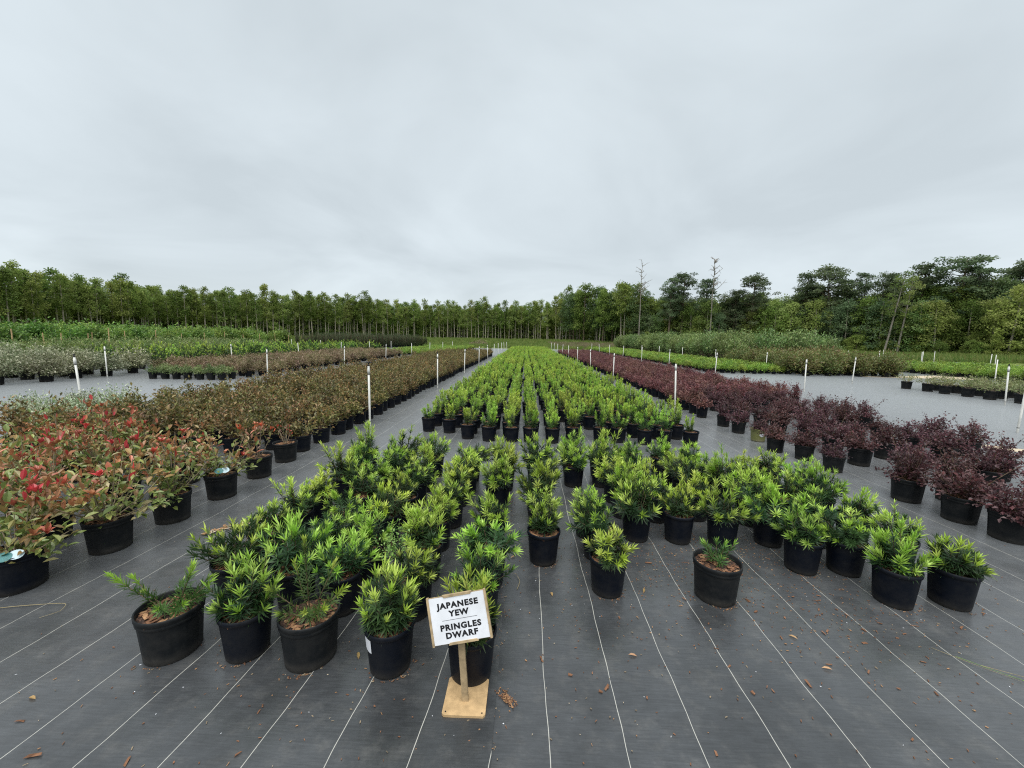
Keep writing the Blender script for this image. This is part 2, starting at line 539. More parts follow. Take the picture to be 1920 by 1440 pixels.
def ripple(x, y):
    return 0.0015 * (np.sin(x * 7.1 + y * 1.3) * np.sin(y * 5.3 + x * 0.7) + 1) * (np.abs(x) < 5)
fabric('weed_mat', np.concatenate([np.linspace(-0.16, 4.5, 64), np.linspace(5, 44, 30)]), ys,
       lambda x, y: x - 0.13 + 0.15625 - 0.004 * y * 0, lambda x, y: MAT_Z + ripple(x, y))
fabric('weed_mat', np.concatenate([np.linspace(-42, -5.2, 30), np.linspace(-4.7, -0.10, 64)]), ys,
       lambda x, y: x + 1.36 + 0.15625 - 0.24 * (1 - np.exp(-np.maximum(y - 1.3, -2) / 2.4)),
       lambda x, y: MAT_Z + 0.005 * smooth(-0.5, -0.1, x) + ripple(x, y))
GZ = 0.009                                   # things stand on the fabric

def blob_sheet(name, cx, cy, rx, ry, ang, z, mat, seed, label, cat):
    r = np.random.default_rng(seed); n = 40
    t = np.linspace(0, 2 * np.pi, n, endpoint=False)
    rad = 1 + 0.22 * np.sin(t * 3 + r.random() * 6) + 0.15 * np.sin(t * 7 + r.random() * 6) + 0.1 * r.standard_normal(n)
    x = rx * rad * np.cos(t); y = ry * rad * np.sin(t)
    X = cx + x * math.cos(ang) - y * math.sin(ang); Y = cy + x * math.sin(ang) + y * math.cos(ang)
    V = np.concatenate([np.stack([X, Y, np.full(n, z - 0.004)], 1), [[cx, cy, z + 0.006]]])
    k = np.arange(n)
    o = link(name, Geo().add(V, [np.stack([k, (k + 1) % n, np.full(n, n)], 1)]).mesh(name, [mat], True))
    o['label'] = label; o['category'] = cat; o['kind'] = 'stuff'
    return o
blob_sheet('sand_streak', 7.9, 6.5, 1.3, 0.16, -0.5, 0.013, MATS['sand'], 3, 'thin streak of washed sand on the fabric beside the burgundy shrubs', 'sand')
blob_sheet('sand_streak', 21.0, 21.0, 3.0, 0.9, 0.1, 0.013, MATS['sand'], 5, 'bare sandy patch beside the low green bed', 'sand')
# ------------------------------------------------------------------ pots and soil
def pot_geo(kind, lod=0, piece=None):
    sides = {0: 36, 1: 14}[lod]
    if kind == 'tall':                       # smooth nursery pot
        pr = [(.094, 0), (.098, .003), (.1005, .02), (.1165, .212), (.1225, .214), (.1245, .226), (.1235, .238),
              (.1195, .240), (.1145, .236), (.1125, .195)]
        if piece: pr = pr[:4] if piece == 'wall' else pr[3:]
        v, f = lathe(pr if not lod else [pr[1], pr[3], pr[4], pr[7], pr[9]], sides)
    else:                                    # wide ribbed pot with a double rim
        pr = [(.116, 0), (.121, .003), (.1225, .03), (.1355, .200), (.1405, .202), (.141, .212), (.139, .216),
              (.1405, .222), (.1445, .226), (.145, .246), (.141, .249), (.136, .245), (.1335, .200)]
        if lod:
            v, f = lathe([pr[1], pr[3], pr[4], pr[10], pr[12]], sides)
        else:
            if piece: pr = pr[:4] if piece == 'wall' else [(.1350, .197)] + pr[4:]
            v, f = lathe(pr, 72, 24 if piece != 'rim' else 0, 0.0016, (2, 3))
    return Geo().add(v, f, 0, (0.02, 0.02, 0.02))
SOIL_Z = {'tall': 0.206, 'wide': 0.212}
SOIL_R = {'tall': 0.1138, 'wide': 0.1343}
def soil_geo(kind, lod=0, seed=0):
    r = np.random.default_rng(seed)
    R, z = SOIL_R[kind], SOIL_Z[kind]
    n = 24 if not lod else 10
    k = 5 if not lod else 1
    V = [(0, 0, z + 0.012)]
    for a in range(1, k + 1):
        rr = R * a / k
        for b in range(n):
            t = 2 * math.pi * b / n
            V.append((rr * math.cos(t), rr * math.sin(t), z + 0.012 * (1 - (a / k) ** 2) + (r.normal() * 0.0035 if a < k else 0)))
    T = [(0, 1 + b, 1 + (b + 1) % n) for b in range(n)]
    Qd = [(1 + (a - 1) * n + b, 1 + a * n + b, 1 + a * n + (b + 1) % n, 1 + (a - 1) * n + (b + 1) % n)
          for a in range(1, k) for b in range(n)]
    g = Geo().add(np.array(V), [np.array(T), np.array(Qd).reshape(-1, 4)], 0, (0.05, 0.03, 0.02))
    if not lod:                              # bark pieces lying on the mix
        for q in range(70):
            t = r.uniform(0, 6.28); rr = R * 0.93 * math.sqrt(r.random())
            c = chip_verts(r, r.uniform(.008, .02), r.uniform(.004, .008), r.uniform(.002, .004))
            c[:, :2] += (rr * math.cos(t), rr * math.sin(t)); c[:, 2] += z + 0.014 * (1 - (rr / R) ** 2) + 0.002
            g.add(c, [CHIP_F], 1 if r.random() < .7 else 2, (0.1, 0.05, 0.03))
    return g
CHIP_F = np.array([(0, 2, 3, 1), (4, 5, 7, 6), (0, 1, 5, 4), (2, 6, 7, 3), (0, 4, 6, 2), (1, 3, 7, 5)])
def chip_verts(r, l, w, h):
    V, _ = box(-l, l, -w, w, 0, h)
    V = V * (1 + 0.25 * r.standard_normal((8, 1)) * [1, 1, 0]) + r.standard_normal((8, 3)) * [l * .12, w * .15, h * .1]
    V[:, 2] = np.maximum(V[:, 2], 0) + V[:, 0] * r.uniform(-.12, .12)
    V[:, 2] -= V[:, 2].min()
    a = r.uniform(0, 6.28); ca, sa = math.cos(a), math.sin(a)
    x = V[:, 0] * ca - V[:, 1] * sa; y = V[:, 0] * sa + V[:, 1] * ca
    V[:, 0], V[:, 1] = x, y
    return V
SOIL_M = [MATS['soil'], MATS['chip'], MATS['chip_pale']]
POT_ME, SOIL_ME = {}, {}
def add_pot(key, parent, s):
    po = link('pot', POT_ME[key][0], parent); po.scale = (s,) * 3
    link('rim', POT_ME[key][1], po)
for k in ('tall', 'wide'):
    for mn in ('pot_navy', 'pot_charcoal', 'pot_olive'):
        POT_ME[k, mn] = (pot_geo(k, 0, 'wall').mesh('pot_' + k, [MATS[mn]], True), pot_geo(k, 0, 'rim').mesh('rim_' + k, [MATS[mn]], True))
    SOIL_ME[k] = [soil_geo(k, 0, s).mesh('soil_' + k, SOIL_M) for s in range(3)]

# ------------------------------------------------------------------ foliage builders
def pick(rng, cols, n):
    cols = np.array([c[:3] for c in cols] if len(cols[0]) == 3 else [c[:3] for c in cols], float)
    return cols[rng.integers(0, len(cols), n)]
GA = 2.399963

def shoots_dome(rng, n, H, R, z0=0.0, low=95, flat=1.0):
    """start, control and end of n shoots that fill a dome"""
    az = rng.uniform(0, 2 * np.pi, n) + 0.0
    cz = rng.uniform(math.cos(math.radians(low)), 1, n)
    th = np.arccos(cz)
    k = rng.uniform(0.62, 1.04, n)
    r = R * np.sin(th) * k; z = z0 + (H - z0) * (0.12 + 0.88 * np.clip(np.cos(th), -0.05, 1) ** flat * k)
    end = np.stack([r * np.cos(az), r * np.sin(az), z], 1)
    st = np.stack([0.012 * np.cos(az), 0.012 * np.sin(az), np.zeros(n)], 1)
    ctl = st * 0.45 + end * 0.55
    ctl[:, :2] += end[:, :2] * 0.10
    ctl[:, 2] = st[:, 2] * .5 + end[:, 2] * 0.42
    return st, ctl, end

def stems_into(geo, st, ct, en, r0, r1, sides=3, seg=4, mat=0):
    for a, b, c in zip(st, ct, en):
        t = np.linspace(0, 1, seg)
        V, F = tube(bez(a, b, c, t), np.linspace(r0, r1, seg), sides, False)
        geo.add(V, F, mat, (0.15, 0.11, 0.06))

YEW_DARK = np.array([(0.022, 0.052, 0.020), (0.032, 0.068, 0.024), (0.044, 0.088, 0.028)])
YEW_MID = np.array((0.105, 0.200, 0.040))
YEW_LIME = np.array([(0.27, 0.43, 0.050), (0.34, 0.49, 0.070), (0.42, 0.55, 0.11)])
def yew_shoot_leaves(geo, rng, a, b, c, n, L, lime, W=0.0078, t0=0.3, mid=None, open_=72):
    t = 1 - (1 - t0) * rng.random(n) ** 1.25
    t = np.sort(t)
    P = bez(a, b, c, t); T = bezt(a, b, c, t)
    A = norm(np.cross(T, np.array([0.3, 0.2, 0.93]))); B = np.cross(T, A)
    ph = np.arange(n) * GA + rng.uniform(0, 6.28)
    rad = A * np.cos(ph)[:, None] + B * np.sin(ph)[:, None]
    s = (t - t0) / (1 - t0)
    ang = np.radians(open_ - (open_ - 24) * s ** 1.6 + rng.normal(0, 9, n))
    D = T * np.cos(ang)[:, None] + rad * np.sin(ang)[:, None]
    w = np.clip((s - (1 - 0.56 * lime)) / 0.14, 0, 1)[:, None] if lime > 0.02 else np.zeros((n, 1))
    dark = YEW_DARK[rng.integers(0, 3)] * rng.uniform(.85, 1.25, (n, 1))
    if mid is not None:
        dark = dark * (1 - mid) + YEW_MID * mid
    lim = YEW_LIME[rng.integers(0, 3)] * rng.uniform(.85, 1.12, (n, 1))
    col = dark * (1 - w) + lim * w
    Ln = L * rng.uniform(.72, 1.15, n) * (1 - 0.25 * s)
    leaves(geo, P, D, T, Ln, W * rng.uniform(.85, 1.2, n), col, 'needle', rng.uniform(-.06, .18), 0, 0, col * 1.08)

def yew_plant(seed, n=46, H=0.32, R=0.20, per=38, L=0.078, lime=0.75, mid=None, low=86, flat=1.0, W=0.0086):
    rng = np.random.default_rng(seed)
    st, ct, en = shoots_dome(rng, n, H, R, 0.0, low, flat)
    fol, stm = Geo(), Geo()
    lean = rng.normal(0, .014, 2); lob = rng.uniform(0, 6.28)
    az_ = np.arctan2(en[:, 1], en[:, 0])
    grow = 1 + .16 * np.cos(az_ - lob) + rng.normal(0, .10, n)
    en = en * grow[:, None]; en[:, :2] += lean
    ct = ct * (.5 + .5 * grow[:, None])
    for a, b, c in zip(st, ct, en):
        up = np.clip(c[2] / H, 0, 1)
        lm = lime * np.clip(rng.normal(0.45 + 0.55 * up, 0.22), 0, 1.1) * (0.0 if rng.random() < 0.20 * (1.2 - up) else 1)
        yew_shoot_leaves(fol, rng, a, b, c, per, L, lm, W, 0.30, mid)
    stems_into(stm, st, ct, en, 0.0042, 0.0016)
    return fol, stm

def yew_upright(seed, H=0.36, R=0.12, n=13, lime=0.9):
    """younger plant of the long block: a few erect feathery leaders"""
    rng = np.random.default_rng(seed)
    fol, stm = Geo(), Geo()
    az = rng.uniform(0, 6.28, n); rr = R * np.sqrt(rng.random(n)) * 1.05
    z = H * rng.uniform(0.5, 1.05, n) * (1 - 0.35 * (rr / R) ** 2)
    en = np.stack([rr * np.cos(az), rr * np.sin(az), z], 1)
    st = en * [0.12, 0.12, 0.0]; ct = en * [0.75, 0.75, 0.45]
    for a, b, c in zip(st, ct, en):
        yew_shoot_leaves(fol, rng, a, b, c, int(26 + 34 * c[2] / H), 0.066, lime * rng.uniform(.7, 1.5), 0.0098, 0.16, rng.uniform(.15, .7), 60)
    stems_into(stm, st, ct, en, 0.0045, 0.0016)
    return fol, stm

def yew_custom(seed, ends, per=60, L=0.066, lime=0.7, t0=0.2, mid=0.35, W=0.0070):
    rng = np.random.default_rng(seed)
    fol, stm = Geo(), Geo()
    for (bx, by, x, y, z, lm, k) in ends:
        a = np.array([bx, by, 0.0]); c = np.array([x, y, z]); b = a * .5 + c * .5; b[2] = z * 0.35 + 0.02
        yew_shoot_leaves(fol, rng, a, b, c, int(per * k), L, lm * lime, W, t0, mid)
        stems_into(stm, [a], [b], [c], 0.005, 0.002)
    return fol, stm

def shrub(seed, n=40, H=0.5, R=0.35, per=20, L=0.03, W=0.016, cols=((.1, .1, .03),), tips=None, tip_p=0.0, tip_t=0.85,
          kind='small', z0=0.0, low=95, arch=0.0, t0=0.3, stem_r=(0.004, 0.0014), spread=1.0, spikes=0, bend=0.2, flat=1.0, fold=.25,
          tipL=1.0, col_j=0.22, sides=3, warm=None):
    """a branching shrub: shoots in a dome, blades along every shoot; new-growth leaves go to their own mesh"""
    rng = np.random.default_rng(seed)
    fol, stm, new = Geo(), Geo(), Geo()
    st, ct, en = shoots_dome(rng, n, H, R, z0, low, flat)
    if spikes:
        az = rng.uniform(0, 6.28, spikes); rr = R * rng.uniform(.3, 1.0, spikes)
        e2 = np.stack([rr * np.cos(az), rr * np.sin(az), H * rng.uniform(1.0, 1.22, spikes)], 1)
        st = np.concatenate([st, e2 * [.05, .05, 0]]); en = np.concatenate([en, e2]); ct = np.concatenate([ct, e2 * [.7, .7, .6]])
    if arch:
        ct[:, 2] += arch * H; en[:, 2] -= arch * H * 0.5 * np.linalg.norm(en[:, :2], axis=1) / R
        en[:, 2] = np.maximum(en[:, 2], 0.01)
    cols = np.array(cols)
    for q, (a, b, c) in enumerate(zip(st, ct, en)):
        m = per if q < n else max(4, per // 2)
        t = np.sort(1 - (1 - t0) * rng.random(m) ** 1.15)
        P = bez(a, b, c, t); T = bezt(a, b, c, t)
        P = P + rng.normal(0, 1, (m, 3)) * (L * 0.55 * spread)
        A = norm(np.cross(T, np.array([0.3, 0.2, 0.93]))); B = np.cross(T, A)
        ph = np.arange(m) * GA + rng.uniform(0, 6.28)
        rad = A * np.cos(ph)[:, None] + B * np.sin(ph)[:, None]
        ang = np.radians(rng.normal(62, 16, m) - 25 * t)
        D = T * np.cos(ang)[:, None] + rad * np.sin(ang)[:, None]
        N = norm(T * .5 + np.array([0, 0, 1.0]) + rng.normal(0, .35, (m, 3)))
        cs = cols[rng.integers(0, len(cols))]
        cl = np.where(rng.random((m, 1)) < .55, cs, cols[rng.integers(0, len(cols), m)]) * rng.uniform(1 - col_j, 1 + col_j, (m, 1))
        if warm is not None:                          # young coppery leaves high on the shoots
            kw = (t > .62) & (rng.random(m) < .55) & (c[2] > .45 * H)
            cl = np.where(kw[:, None], np.array(warm)[rng.integers(0, len(warm), m)] * rng.uniform(.85, 1.2, (m, 1)), cl)
        Ln = L * rng.uniform(.65, 1.15, m); Wn = Ln * (W / L)
        is_new = (t > tip_t) & (rng.random() < tip_p) if tips is not None else np.zeros(m, bool)
        if is_new.any() and kind == 'broad':          # a rosette of young leaves at the shoot tip
            k7 = 7; e7 = np.repeat(c[None], k7, 0); ph7 = np.arange(k7) * GA + rng.uniform(0, 6.28)
            T7 = norm(np.repeat(T[-1:], k7, 0) + [0, 0, .8])
            A7 = norm(np.cross(T7, np.array([0.3, 0.9, 0.1]))); B7 = np.cross(T7, A7)
            a7 = np.radians(rng.uniform(18, 62, k7))
            D7 = T7 * np.cos(a7)[:, None] + (A7 * np.cos(ph7)[:, None] + B7 * np.sin(ph7)[:, None]) * np.sin(a7)[:, None]
            leaves(new, e7, D7, T7, L * rng.uniform(.55, .95, k7), L * .36, np.array(tips)[rng.integers(0, len(tips))] * rng.uniform(.85, 1.2, (k7, 1)), kind, .05, fold)
        o = ~is_new
        leaves(fol, P[o], D[o], N[o], Ln[o], Wn[o], cl[o], kind, bend, fold)
        if is_new.any():
            k = is_new; tcol = np.array(tips)[rng.integers(0, len(tips))] * rng.uniform(.8, 1.2, (k.sum(), 1))
            D2 = norm(D[k] + T[k] * 0.9)
            leaves(new, P[k], D2, T[k], Ln[k] * tipL, Wn[k] * tipL * .9, tcol, kind, -.1, fold)
    stems_into(stm, st, ct, en, stem_r[0], stem_r[1], sides)
    return fol, stm, new

# ------------------------------------------------------------------ plant kinds
# each kind: pot kind, pot material, plant scale range, list of (foliage, stem[, new leaves]) variants
KINDS = {}
def kind(name, pot, potm, variants, leafm='leaf', stemm='stem', pot_s=1.0):
    vs = []
    for q in variants:
        fol, stm = q[0], q[1]
        new = q[2] if len(q) > 2 and q[2].n else None
        d = {'fol': fol.mesh('foliage', [MATS[leafm]]), 'stm': stm.mesh('stem', [MATS[stemm]], True)}
        if new: d['new'] = new.mesh('new_leaves', [MATS[leafm]])
        # one-mesh version for plants too far away to show their parts
        J = Geo(); sz = SOIL_Z[pot] * pot_s
        pg = pot_geo(pot, 1); pg.v = [x * pot_s for x in pg.v]; J.merge(pg, 0)
        sg = soil_geo(pot, 1); sg.v = [x * pot_s for x in sg.v]; J.merge(sg, 1)
        for gsrc, mi in ((fol, 2), (stm, 3)) + (((new, 2),) if new else ()):
            h = Geo().merge(gsrc, mi); h.v = [x + np.array([0, 0, sz]) for x in h.v]; J.merge(h)
        d['joined'] = J.mesh(name, [MATS[potm], MATS['soil'], MATS[leafm], MATS[stemm]])
        vs.append(d)
    KINDS[name] = dict(pot=pot, potm=potm, v=vs, pot_s=pot_s)
    proto_collection(name, [d['joined'] for d in vs])

def place(kindname, obname, x, y, rz, sc, label, cat, group=None, parts=True, var=None, potm=None, pot_sc=1.0, fsc=None, z=None):
    K = KINDS[kindname]; v = K['v'][var if var is not None else random.randrange(len(K['v']))]
    zz = GZ if z is None else z
    if not parts:
        o = link(obname, v['joined'], None, (x, y, zz))
        o.rotation_euler = (0, 0, rz); o.scale = (sc, sc, sc)
        return tag(o, label, cat, group)
    e = thing(obname, label, cat, (x, y, zz), rz, 1.0, group)
    ps = K['pot_s'] * pot_sc
    add_pot((K['pot'], potm or K['potm']), e, ps)
    so = link('soil', random.choice(SOIL_ME[K['pot']]), e); so.scale = (ps,) * 3
    zt = (SOIL_Z[K['pot']] + 0.004) * ps
    fw, fh = random.uniform(.9, 1.1), random.uniform(.88, 1.14)
    tl = (random.gauss(0, .045), random.gauss(0, .045), 0)
    for nm, key in (('stem', 'stm'), ('foliage', 'fol'), ('new_leaves', 'new')):
        if key in v:
            q = link(nm, v[key], e, (0, 0, zt)); q.scale = (sc * fw, sc * fw, sc * fh); q.rotation_euler = tl
    return e

def bed(kindname, obname, pts, label, cat, group, far_name, far_label, sc=(0.9, 1.1), parts_r=9.0, limit=300, seed=1, named=None, view_m=130):
    """the plants of one bed: the nearest ones as things, the rest as one 'stuff' object"""
    rng = np.random.default_rng(seed)
    pts = [q for q in pts if in_view(q[0], q[1], 0.5, view_m)]
    pts.sort(key=lambda q: q[0] ** 2 + q[1] ** 2)
    for n, (x, y) in enumerate(pts[:limit]):
        d = math.hypot(x, y); s = rng.uniform(*sc)
        lb, gp = (label, group) if named is None else named(x, y)
        place(kindname, obname, x, y, rng.uniform(0, 6.28), s, lb, cat, gp, parts=d < parts_r)
    rest = pts[limit:]
    if rest:
        P = np.array([(x, y, GZ) for x, y in rest])
        scatter(far_name, far_label, cat, PROTO[kindname], P, rng.uniform(0, 6.28, len(P)), rng.uniform(*sc, len(P)), seed)
    return pts

def grid(x0, x1, y0, y1, sx, sy, jit=0.04, stagger=True, seed=0, skip=0.0):
    r = np.random.default_rng(seed); out = []
    k = 0; x = x0
    sgn = 1 if x1 > x0 else -1
    while (x - x1) * sgn <= 1e-6:
        y = y0 + (sy / 2 if stagger and k % 2 else 0)
        while y <= y1:
            if r.random() >= skip:
                out.append((x + r.normal(0, jit), y + r.normal(0, jit)))
            y += sy
        x += sx * sgn; k += 1
    return out

kind('yew_dense', 'tall', 'pot_navy',
     [yew_plant(100 + s, n=25 + 3 * (s % 4), H=0.25 + 0.025 * (s % 4), R=0.185 + 0.014 * (s % 3), lime=[.9, .65, 1.05, .8, .95, .5, 1.0, .75][s % 8]) for s in range(14)])
kind('yew_upright', 'tall', 'pot_navy',
     [yew_upright(200 + s, H=0.34 + 0.04 * (s % 3), R=0.13 + .015 * (s % 2), n=9 + s % 4) for s in range(10)])
kind('photinia', 'wide', 'pot_charcoal',
     [shrub(300 + s, n=21, H=0.42 + .07 * (s % 3), R=0.28 + .04 * (s % 2), per=17, L=0.066, W=0.030,
            cols=[(.15, .20, .05), (.20, .24, .06), (.29, .31, .085), (.12, .17, .045), (.28, .24, .09), (.25, .15, .06), (.29, .25, .12), (.15, .19, .05), (.17, .22, .055)],
            tips=[(.46, .06, .05), (.40, .12, .07), (.34, .15, .065), (.38, .20, .10), (.30, .17, .07), (.32, .20, .08)], tip_p=0.42, tip_t=0.90, kind='broad', t0=0.22,
            stem_r=(.0055, .002), bend=.15, low=86, tipL=.95, sides=4, warm=[(.34, .14, .06), (.30, .16, .065), (.40, .13, .07), (.26, .17, .06)]) for s in range(6)],
     'leaf_gloss', 'stem_pale')
kind('photinia_sparse', 'wide', 'pot_charcoal',
     [shrub(340 + s, n=8, H=0.46, R=0.28, per=12, L=0.058, W=0.026,
            cols=[(.16, .11, .05), (.12, .12, .04), (.22, .11, .06)], tips=[(.50, .06, .045), (.40, .10, .06)], tip_p=0.5, tip_t=0.85, kind='broad', t0=0.45,
            stem_r=(.006, .002), low=60, sides=4) for s in range(3)], 'leaf_gloss', 'stem_pale')
kind('bronze', 'wide', 'pot_navy',
     [shrub(400 + s, n=24, H=0.34 + .07 * (s % 4), R=0.215 + .03 * (s % 2), per=18, L=0.060, W=0.031,
            cols=[(.21, .15, .055), (.165, .165, .05), (.24, .14, .058), (.185, .185, .058), (.29, .22, .095), (.105, .105, .036), (.08, .075, .028)], low=74,
            stem_r=(.004, .0014), spread=1.2, kind='small') for s in range(6)], 'leaf', 'stem_pale', 0.92)
kind('burgundy', 'wide', 'pot_charcoal',
     [shrub(500 + s, n=44, H=0.25 + .04 * (s % 3), R=0.235 + .02 * (s % 2), per=26, L=0.034, W=0.021,
            cols=[(.068, .030, .036), (.086, .033, .039), (.110, .040, .046), (.066, .040, .044), (.145, .060, .064), (.125, .072, .076), (.10, .055, .058)], low=86, arch=.10,
            spikes=3, spread=1.1, t0=.22) for s in range(6)], 'leaf', 'stem', 0.98)
kind('burgundy_young', 'tall', 'pot_navy',
     [shrub(540 + s, n=30, H=0.24 + .04 * (s % 3), R=0.22, per=20, L=0.046, W=0.027,
            cols=[(.19, .080, .072), (.15, .060, .060), (.23, .105, .09), (.11, .045, .05)], low=84, arch=.08, spikes=3, t0=.2) for s in range(4)])
kind('pale_variegated', 'wide', 'pot_charcoal',
     [shrub(600 + s, n=80, H=0.85, R=0.62, per=26, L=0.085, W=0.04,
            cols=[(.17, .20, .10), (.26, .28, .16), (.38, .39, .26), (.13, .16, .075), (.50, .50, .36)], low=98, spread=1.3, t0=.3, stem_r=(.007, .002)) for s in range(4)],
     'leaf', 'stem', 1.25)
kind('white_edged', 'wide', 'pot_charcoal',
     [shrub(640 + s, n=60, H=0.42, R=0.36, per=22, L=0.042, W=0.02,
            cols=[(.16, .22, .10), (.27, .33, .19), (.52, .55, .42), (.38, .42, .28)], low=94, spread=1.2) for s in range(3)])
kind('small_green', 'tall', 'pot_charcoal',
     [shrub(660 + s, n=26, H=0.26, R=0.2, per=18, L=0.046, W=0.024,
            cols=[(.11, .175, .05), (.20, .27, .085), (.32, .37, .17), (.085, .14, .042)], low=90) for s in range(3)], pot_s=1.05)
kind('pink_bronze', 'tall', 'pot_navy',
     [shrub(680 + s, n=40, H=0.44, R=0.32, per=20, L=0.065, W=0.034,
            cols=[(.28, .20, .125), (.21, .175, .085), (.35, .25, .18), (.15, .15, .06)], low=92, spread=1.3) for s in range(4)])
kind('spiky_green', 'tall', 'pot_navy',
     [yew_plant(700 + s, n=34, H=0.72, R=0.30, per=34, L=0.11, lime=.4, mid=0.25, low=84, flat=.7, W=.022) for s in range(4)])
kind('feathery_green', 'wide', 'pot_navy',
     [shrub(720 + s, n=44, H=1.05, R=0.42, per=22, L=0.13, W=0.052,
            cols=[(.14, .21, .06), (.20, .27, .08), (.11, .17, .05), (.27, .31, .13)], low=86, spread=1.4, t0=.2, flat=.7) for s in range(4)])
kind('tall_lush', 'wide', 'pot_navy',
     [shrub(740 + s, n=60, H=1.9, R=0.85, per=30, L=0.24, W=0.12,
            cols=[(.12, .22, .04), (.17, .29, .05), (.24, .35, .075), (.085, .16, .035)], low=92, spread=1.5, t0=.2, flat=.7, stem_r=(.014, .004)) for s in range(4)],
     'leaf', 'stem', 1.5)
kind('low_bright', 'tall', 'pot_navy',
     [shrub(760 + s, n=30, H=0.27 + .03 * (s % 3), R=0.25, per=20, L=0.066, W=0.034,
            cols=[(.19, .30, .045), (.25, .37, .055), (.31, .43, .075), (.13, .22, .04)], low=94, spread=1.3) for s in range(4)])
kind('columnar', 'wide', 'pot_navy',
     [shrub(780 + s, n=70, H=1.65, R=0.26, per=26, L=0.075, W=0.03,
            cols=[(.040, .075, .026), (.052, .092, .032), (.068, .11, .04)], low=93, spread=1.2, t0=.1, flat=.5, stem_r=(.012, .004)) for s in range(3)])
kind('crape', 'wide', 'pot_navy',
     [shrub(800 + s, n=46, H=2.05, R=0.85, per=30, L=0.19, W=0.08, z0=0.75,
            cols=[(.13, .21, .06), (.18, .26, .08), (.24, .31, .11), (.15, .22, .08)], low=84, spread=1.5, t0=.42, stem_r=(.014, .004)) for s in range(4)],
     'leaf', 'stem_pale', 1.4)
kind('bronze_green', 'wide', 'pot_charcoal',
     [shrub(820 + s, n=50, H=1.0, R=0.5, per=24, L=0.13, W=0.055,
            cols=[(.14, .19, .055), (.18, .19, .06), (.11, .165, .045), (.22, .23, .08), (.17, .13, .055)], low=90, spread=1.5, t0=.2, flat=.8) for s in range(4)], pot_s=1.15)
kind('pale_leggy', 'wide', 'pot_charcoal',
     [shrub(840 + s, n=18, H=0.38, R=0.36, per=16, L=0.06, W=0.026,
            cols=[(.22, .26, .10), (.34, .36, .18), (.16, .20, .07)], low=80, spread=1.1, t0=.45) for s in range(4)], 'leaf', 'stem_pale', 1.12)

# ------------------------------------------------------------------ yews of the near block
# (x, y, variant, pot scale, plant scale)
def yews_front():
    r = np.random.default_rng(21)
    cols = [(-1.80, 2.22), (-1.42, 2.20), (-1.06, 2.18), (-0.63, 2.15), (-0.22, 2.12), (0.17, 2.79), (0.57, 2.83), (0.938, 3.176), (1.278, 3.153),
            (1.66, 3.20), (2.04, 3.16), (2.39, 3.16), (2.78, 2.84)]
    out = []
    for k, (cx, y0) in enumerate(cols):
        y = y0 if k != 5 else y0
        top = [4.6, 4.7, 4.8, 4.8, 4.6, 4.75, 4.85, 4.75, 4.75, 4.8, 4.7, 4.6, 4.45][k]
        if k == 5: y += 0.40
        while y < top:
            hole = (abs(cx + .21) < .1 and 3.3 < y < 3.6) or (abs(cx - .56) < .1 and 3.5 < y < 4.0)
            if not hole:
                out.append((cx + r.normal(0, .025), y + r.normal(0, .03), k))
            y += 0.385 if k not in (4, 5) else 0.40
    return out
front_pts = yews_front()
rf = np.random.default_rng(5)
ORD = ['first', 'second', 'third', 'fourth', 'fifth', 'sixth', 'seventh', 'eighth', 'ninth', 'tenth', 'eleventh', 'twelfth', 'thirteenth']
HEAD = ['the sparse leaning yew', 'the lime crowned bushy yew', 'the yew with the tall feathery leader', 'the yew with the sticker', 'the yew touching the sign',
        'the lone column head', 'the pulled forward lime yew', None, None, None, 'the yew with bark on its soil', 'the brightest corner yew', 'the corner yew facing the burgundy shrubs']
cnt = {}
for (x, y, k) in front_pts:
    cnt[k] = cnt.get(k, 0) + 1
    if HEAD[k]:
        LIMEY = 'dense lime tipped yew, %s pot behind %s' % (ORD[cnt[k] - 1 + (k == 11)], HEAD[k])
    else:
        LIMEY = 'dense lime tipped yew, %s pot of %s behind the small grey potted seedling' % (ORD[cnt[k] - 1], ['the column', 'the middle column', 'the far column'][k - 7])
    place('yew_dense', 'potted_yew', x, y, rf.uniform(0, 6.28), rf.uniform(.82, 1.14), LIMEY, 'potted plant', 'dense yews crowded behind the front row')

def hero(x, y, fol, stm, label, pot='tall', potm='pot_navy', rz=0.0, tilt=(0, 0), ps=1.0, fs=0.92):
    e = thing('potted_yew', label, 'potted plant', (x, y, GZ), rz)
    e.rotation_euler = (tilt[0], tilt[1], rz)
    add_pot((pot, potm), e, ps)
    so = link('soil', random.choice(SOIL_ME[pot]), e); so.scale = (ps,) * 3
    zt = SOIL_Z[pot] * ps + 0.006
    a = link('stem', stm.mesh('stem', [MATS['stem']], True), e, (0, 0, zt)); a.scale = (fs,) * 3
    b = link('foliage', fol.mesh('foliage', [MATS['leaf']]), e, (0, 0, zt)); b.scale = (fs,) * 3
    return e
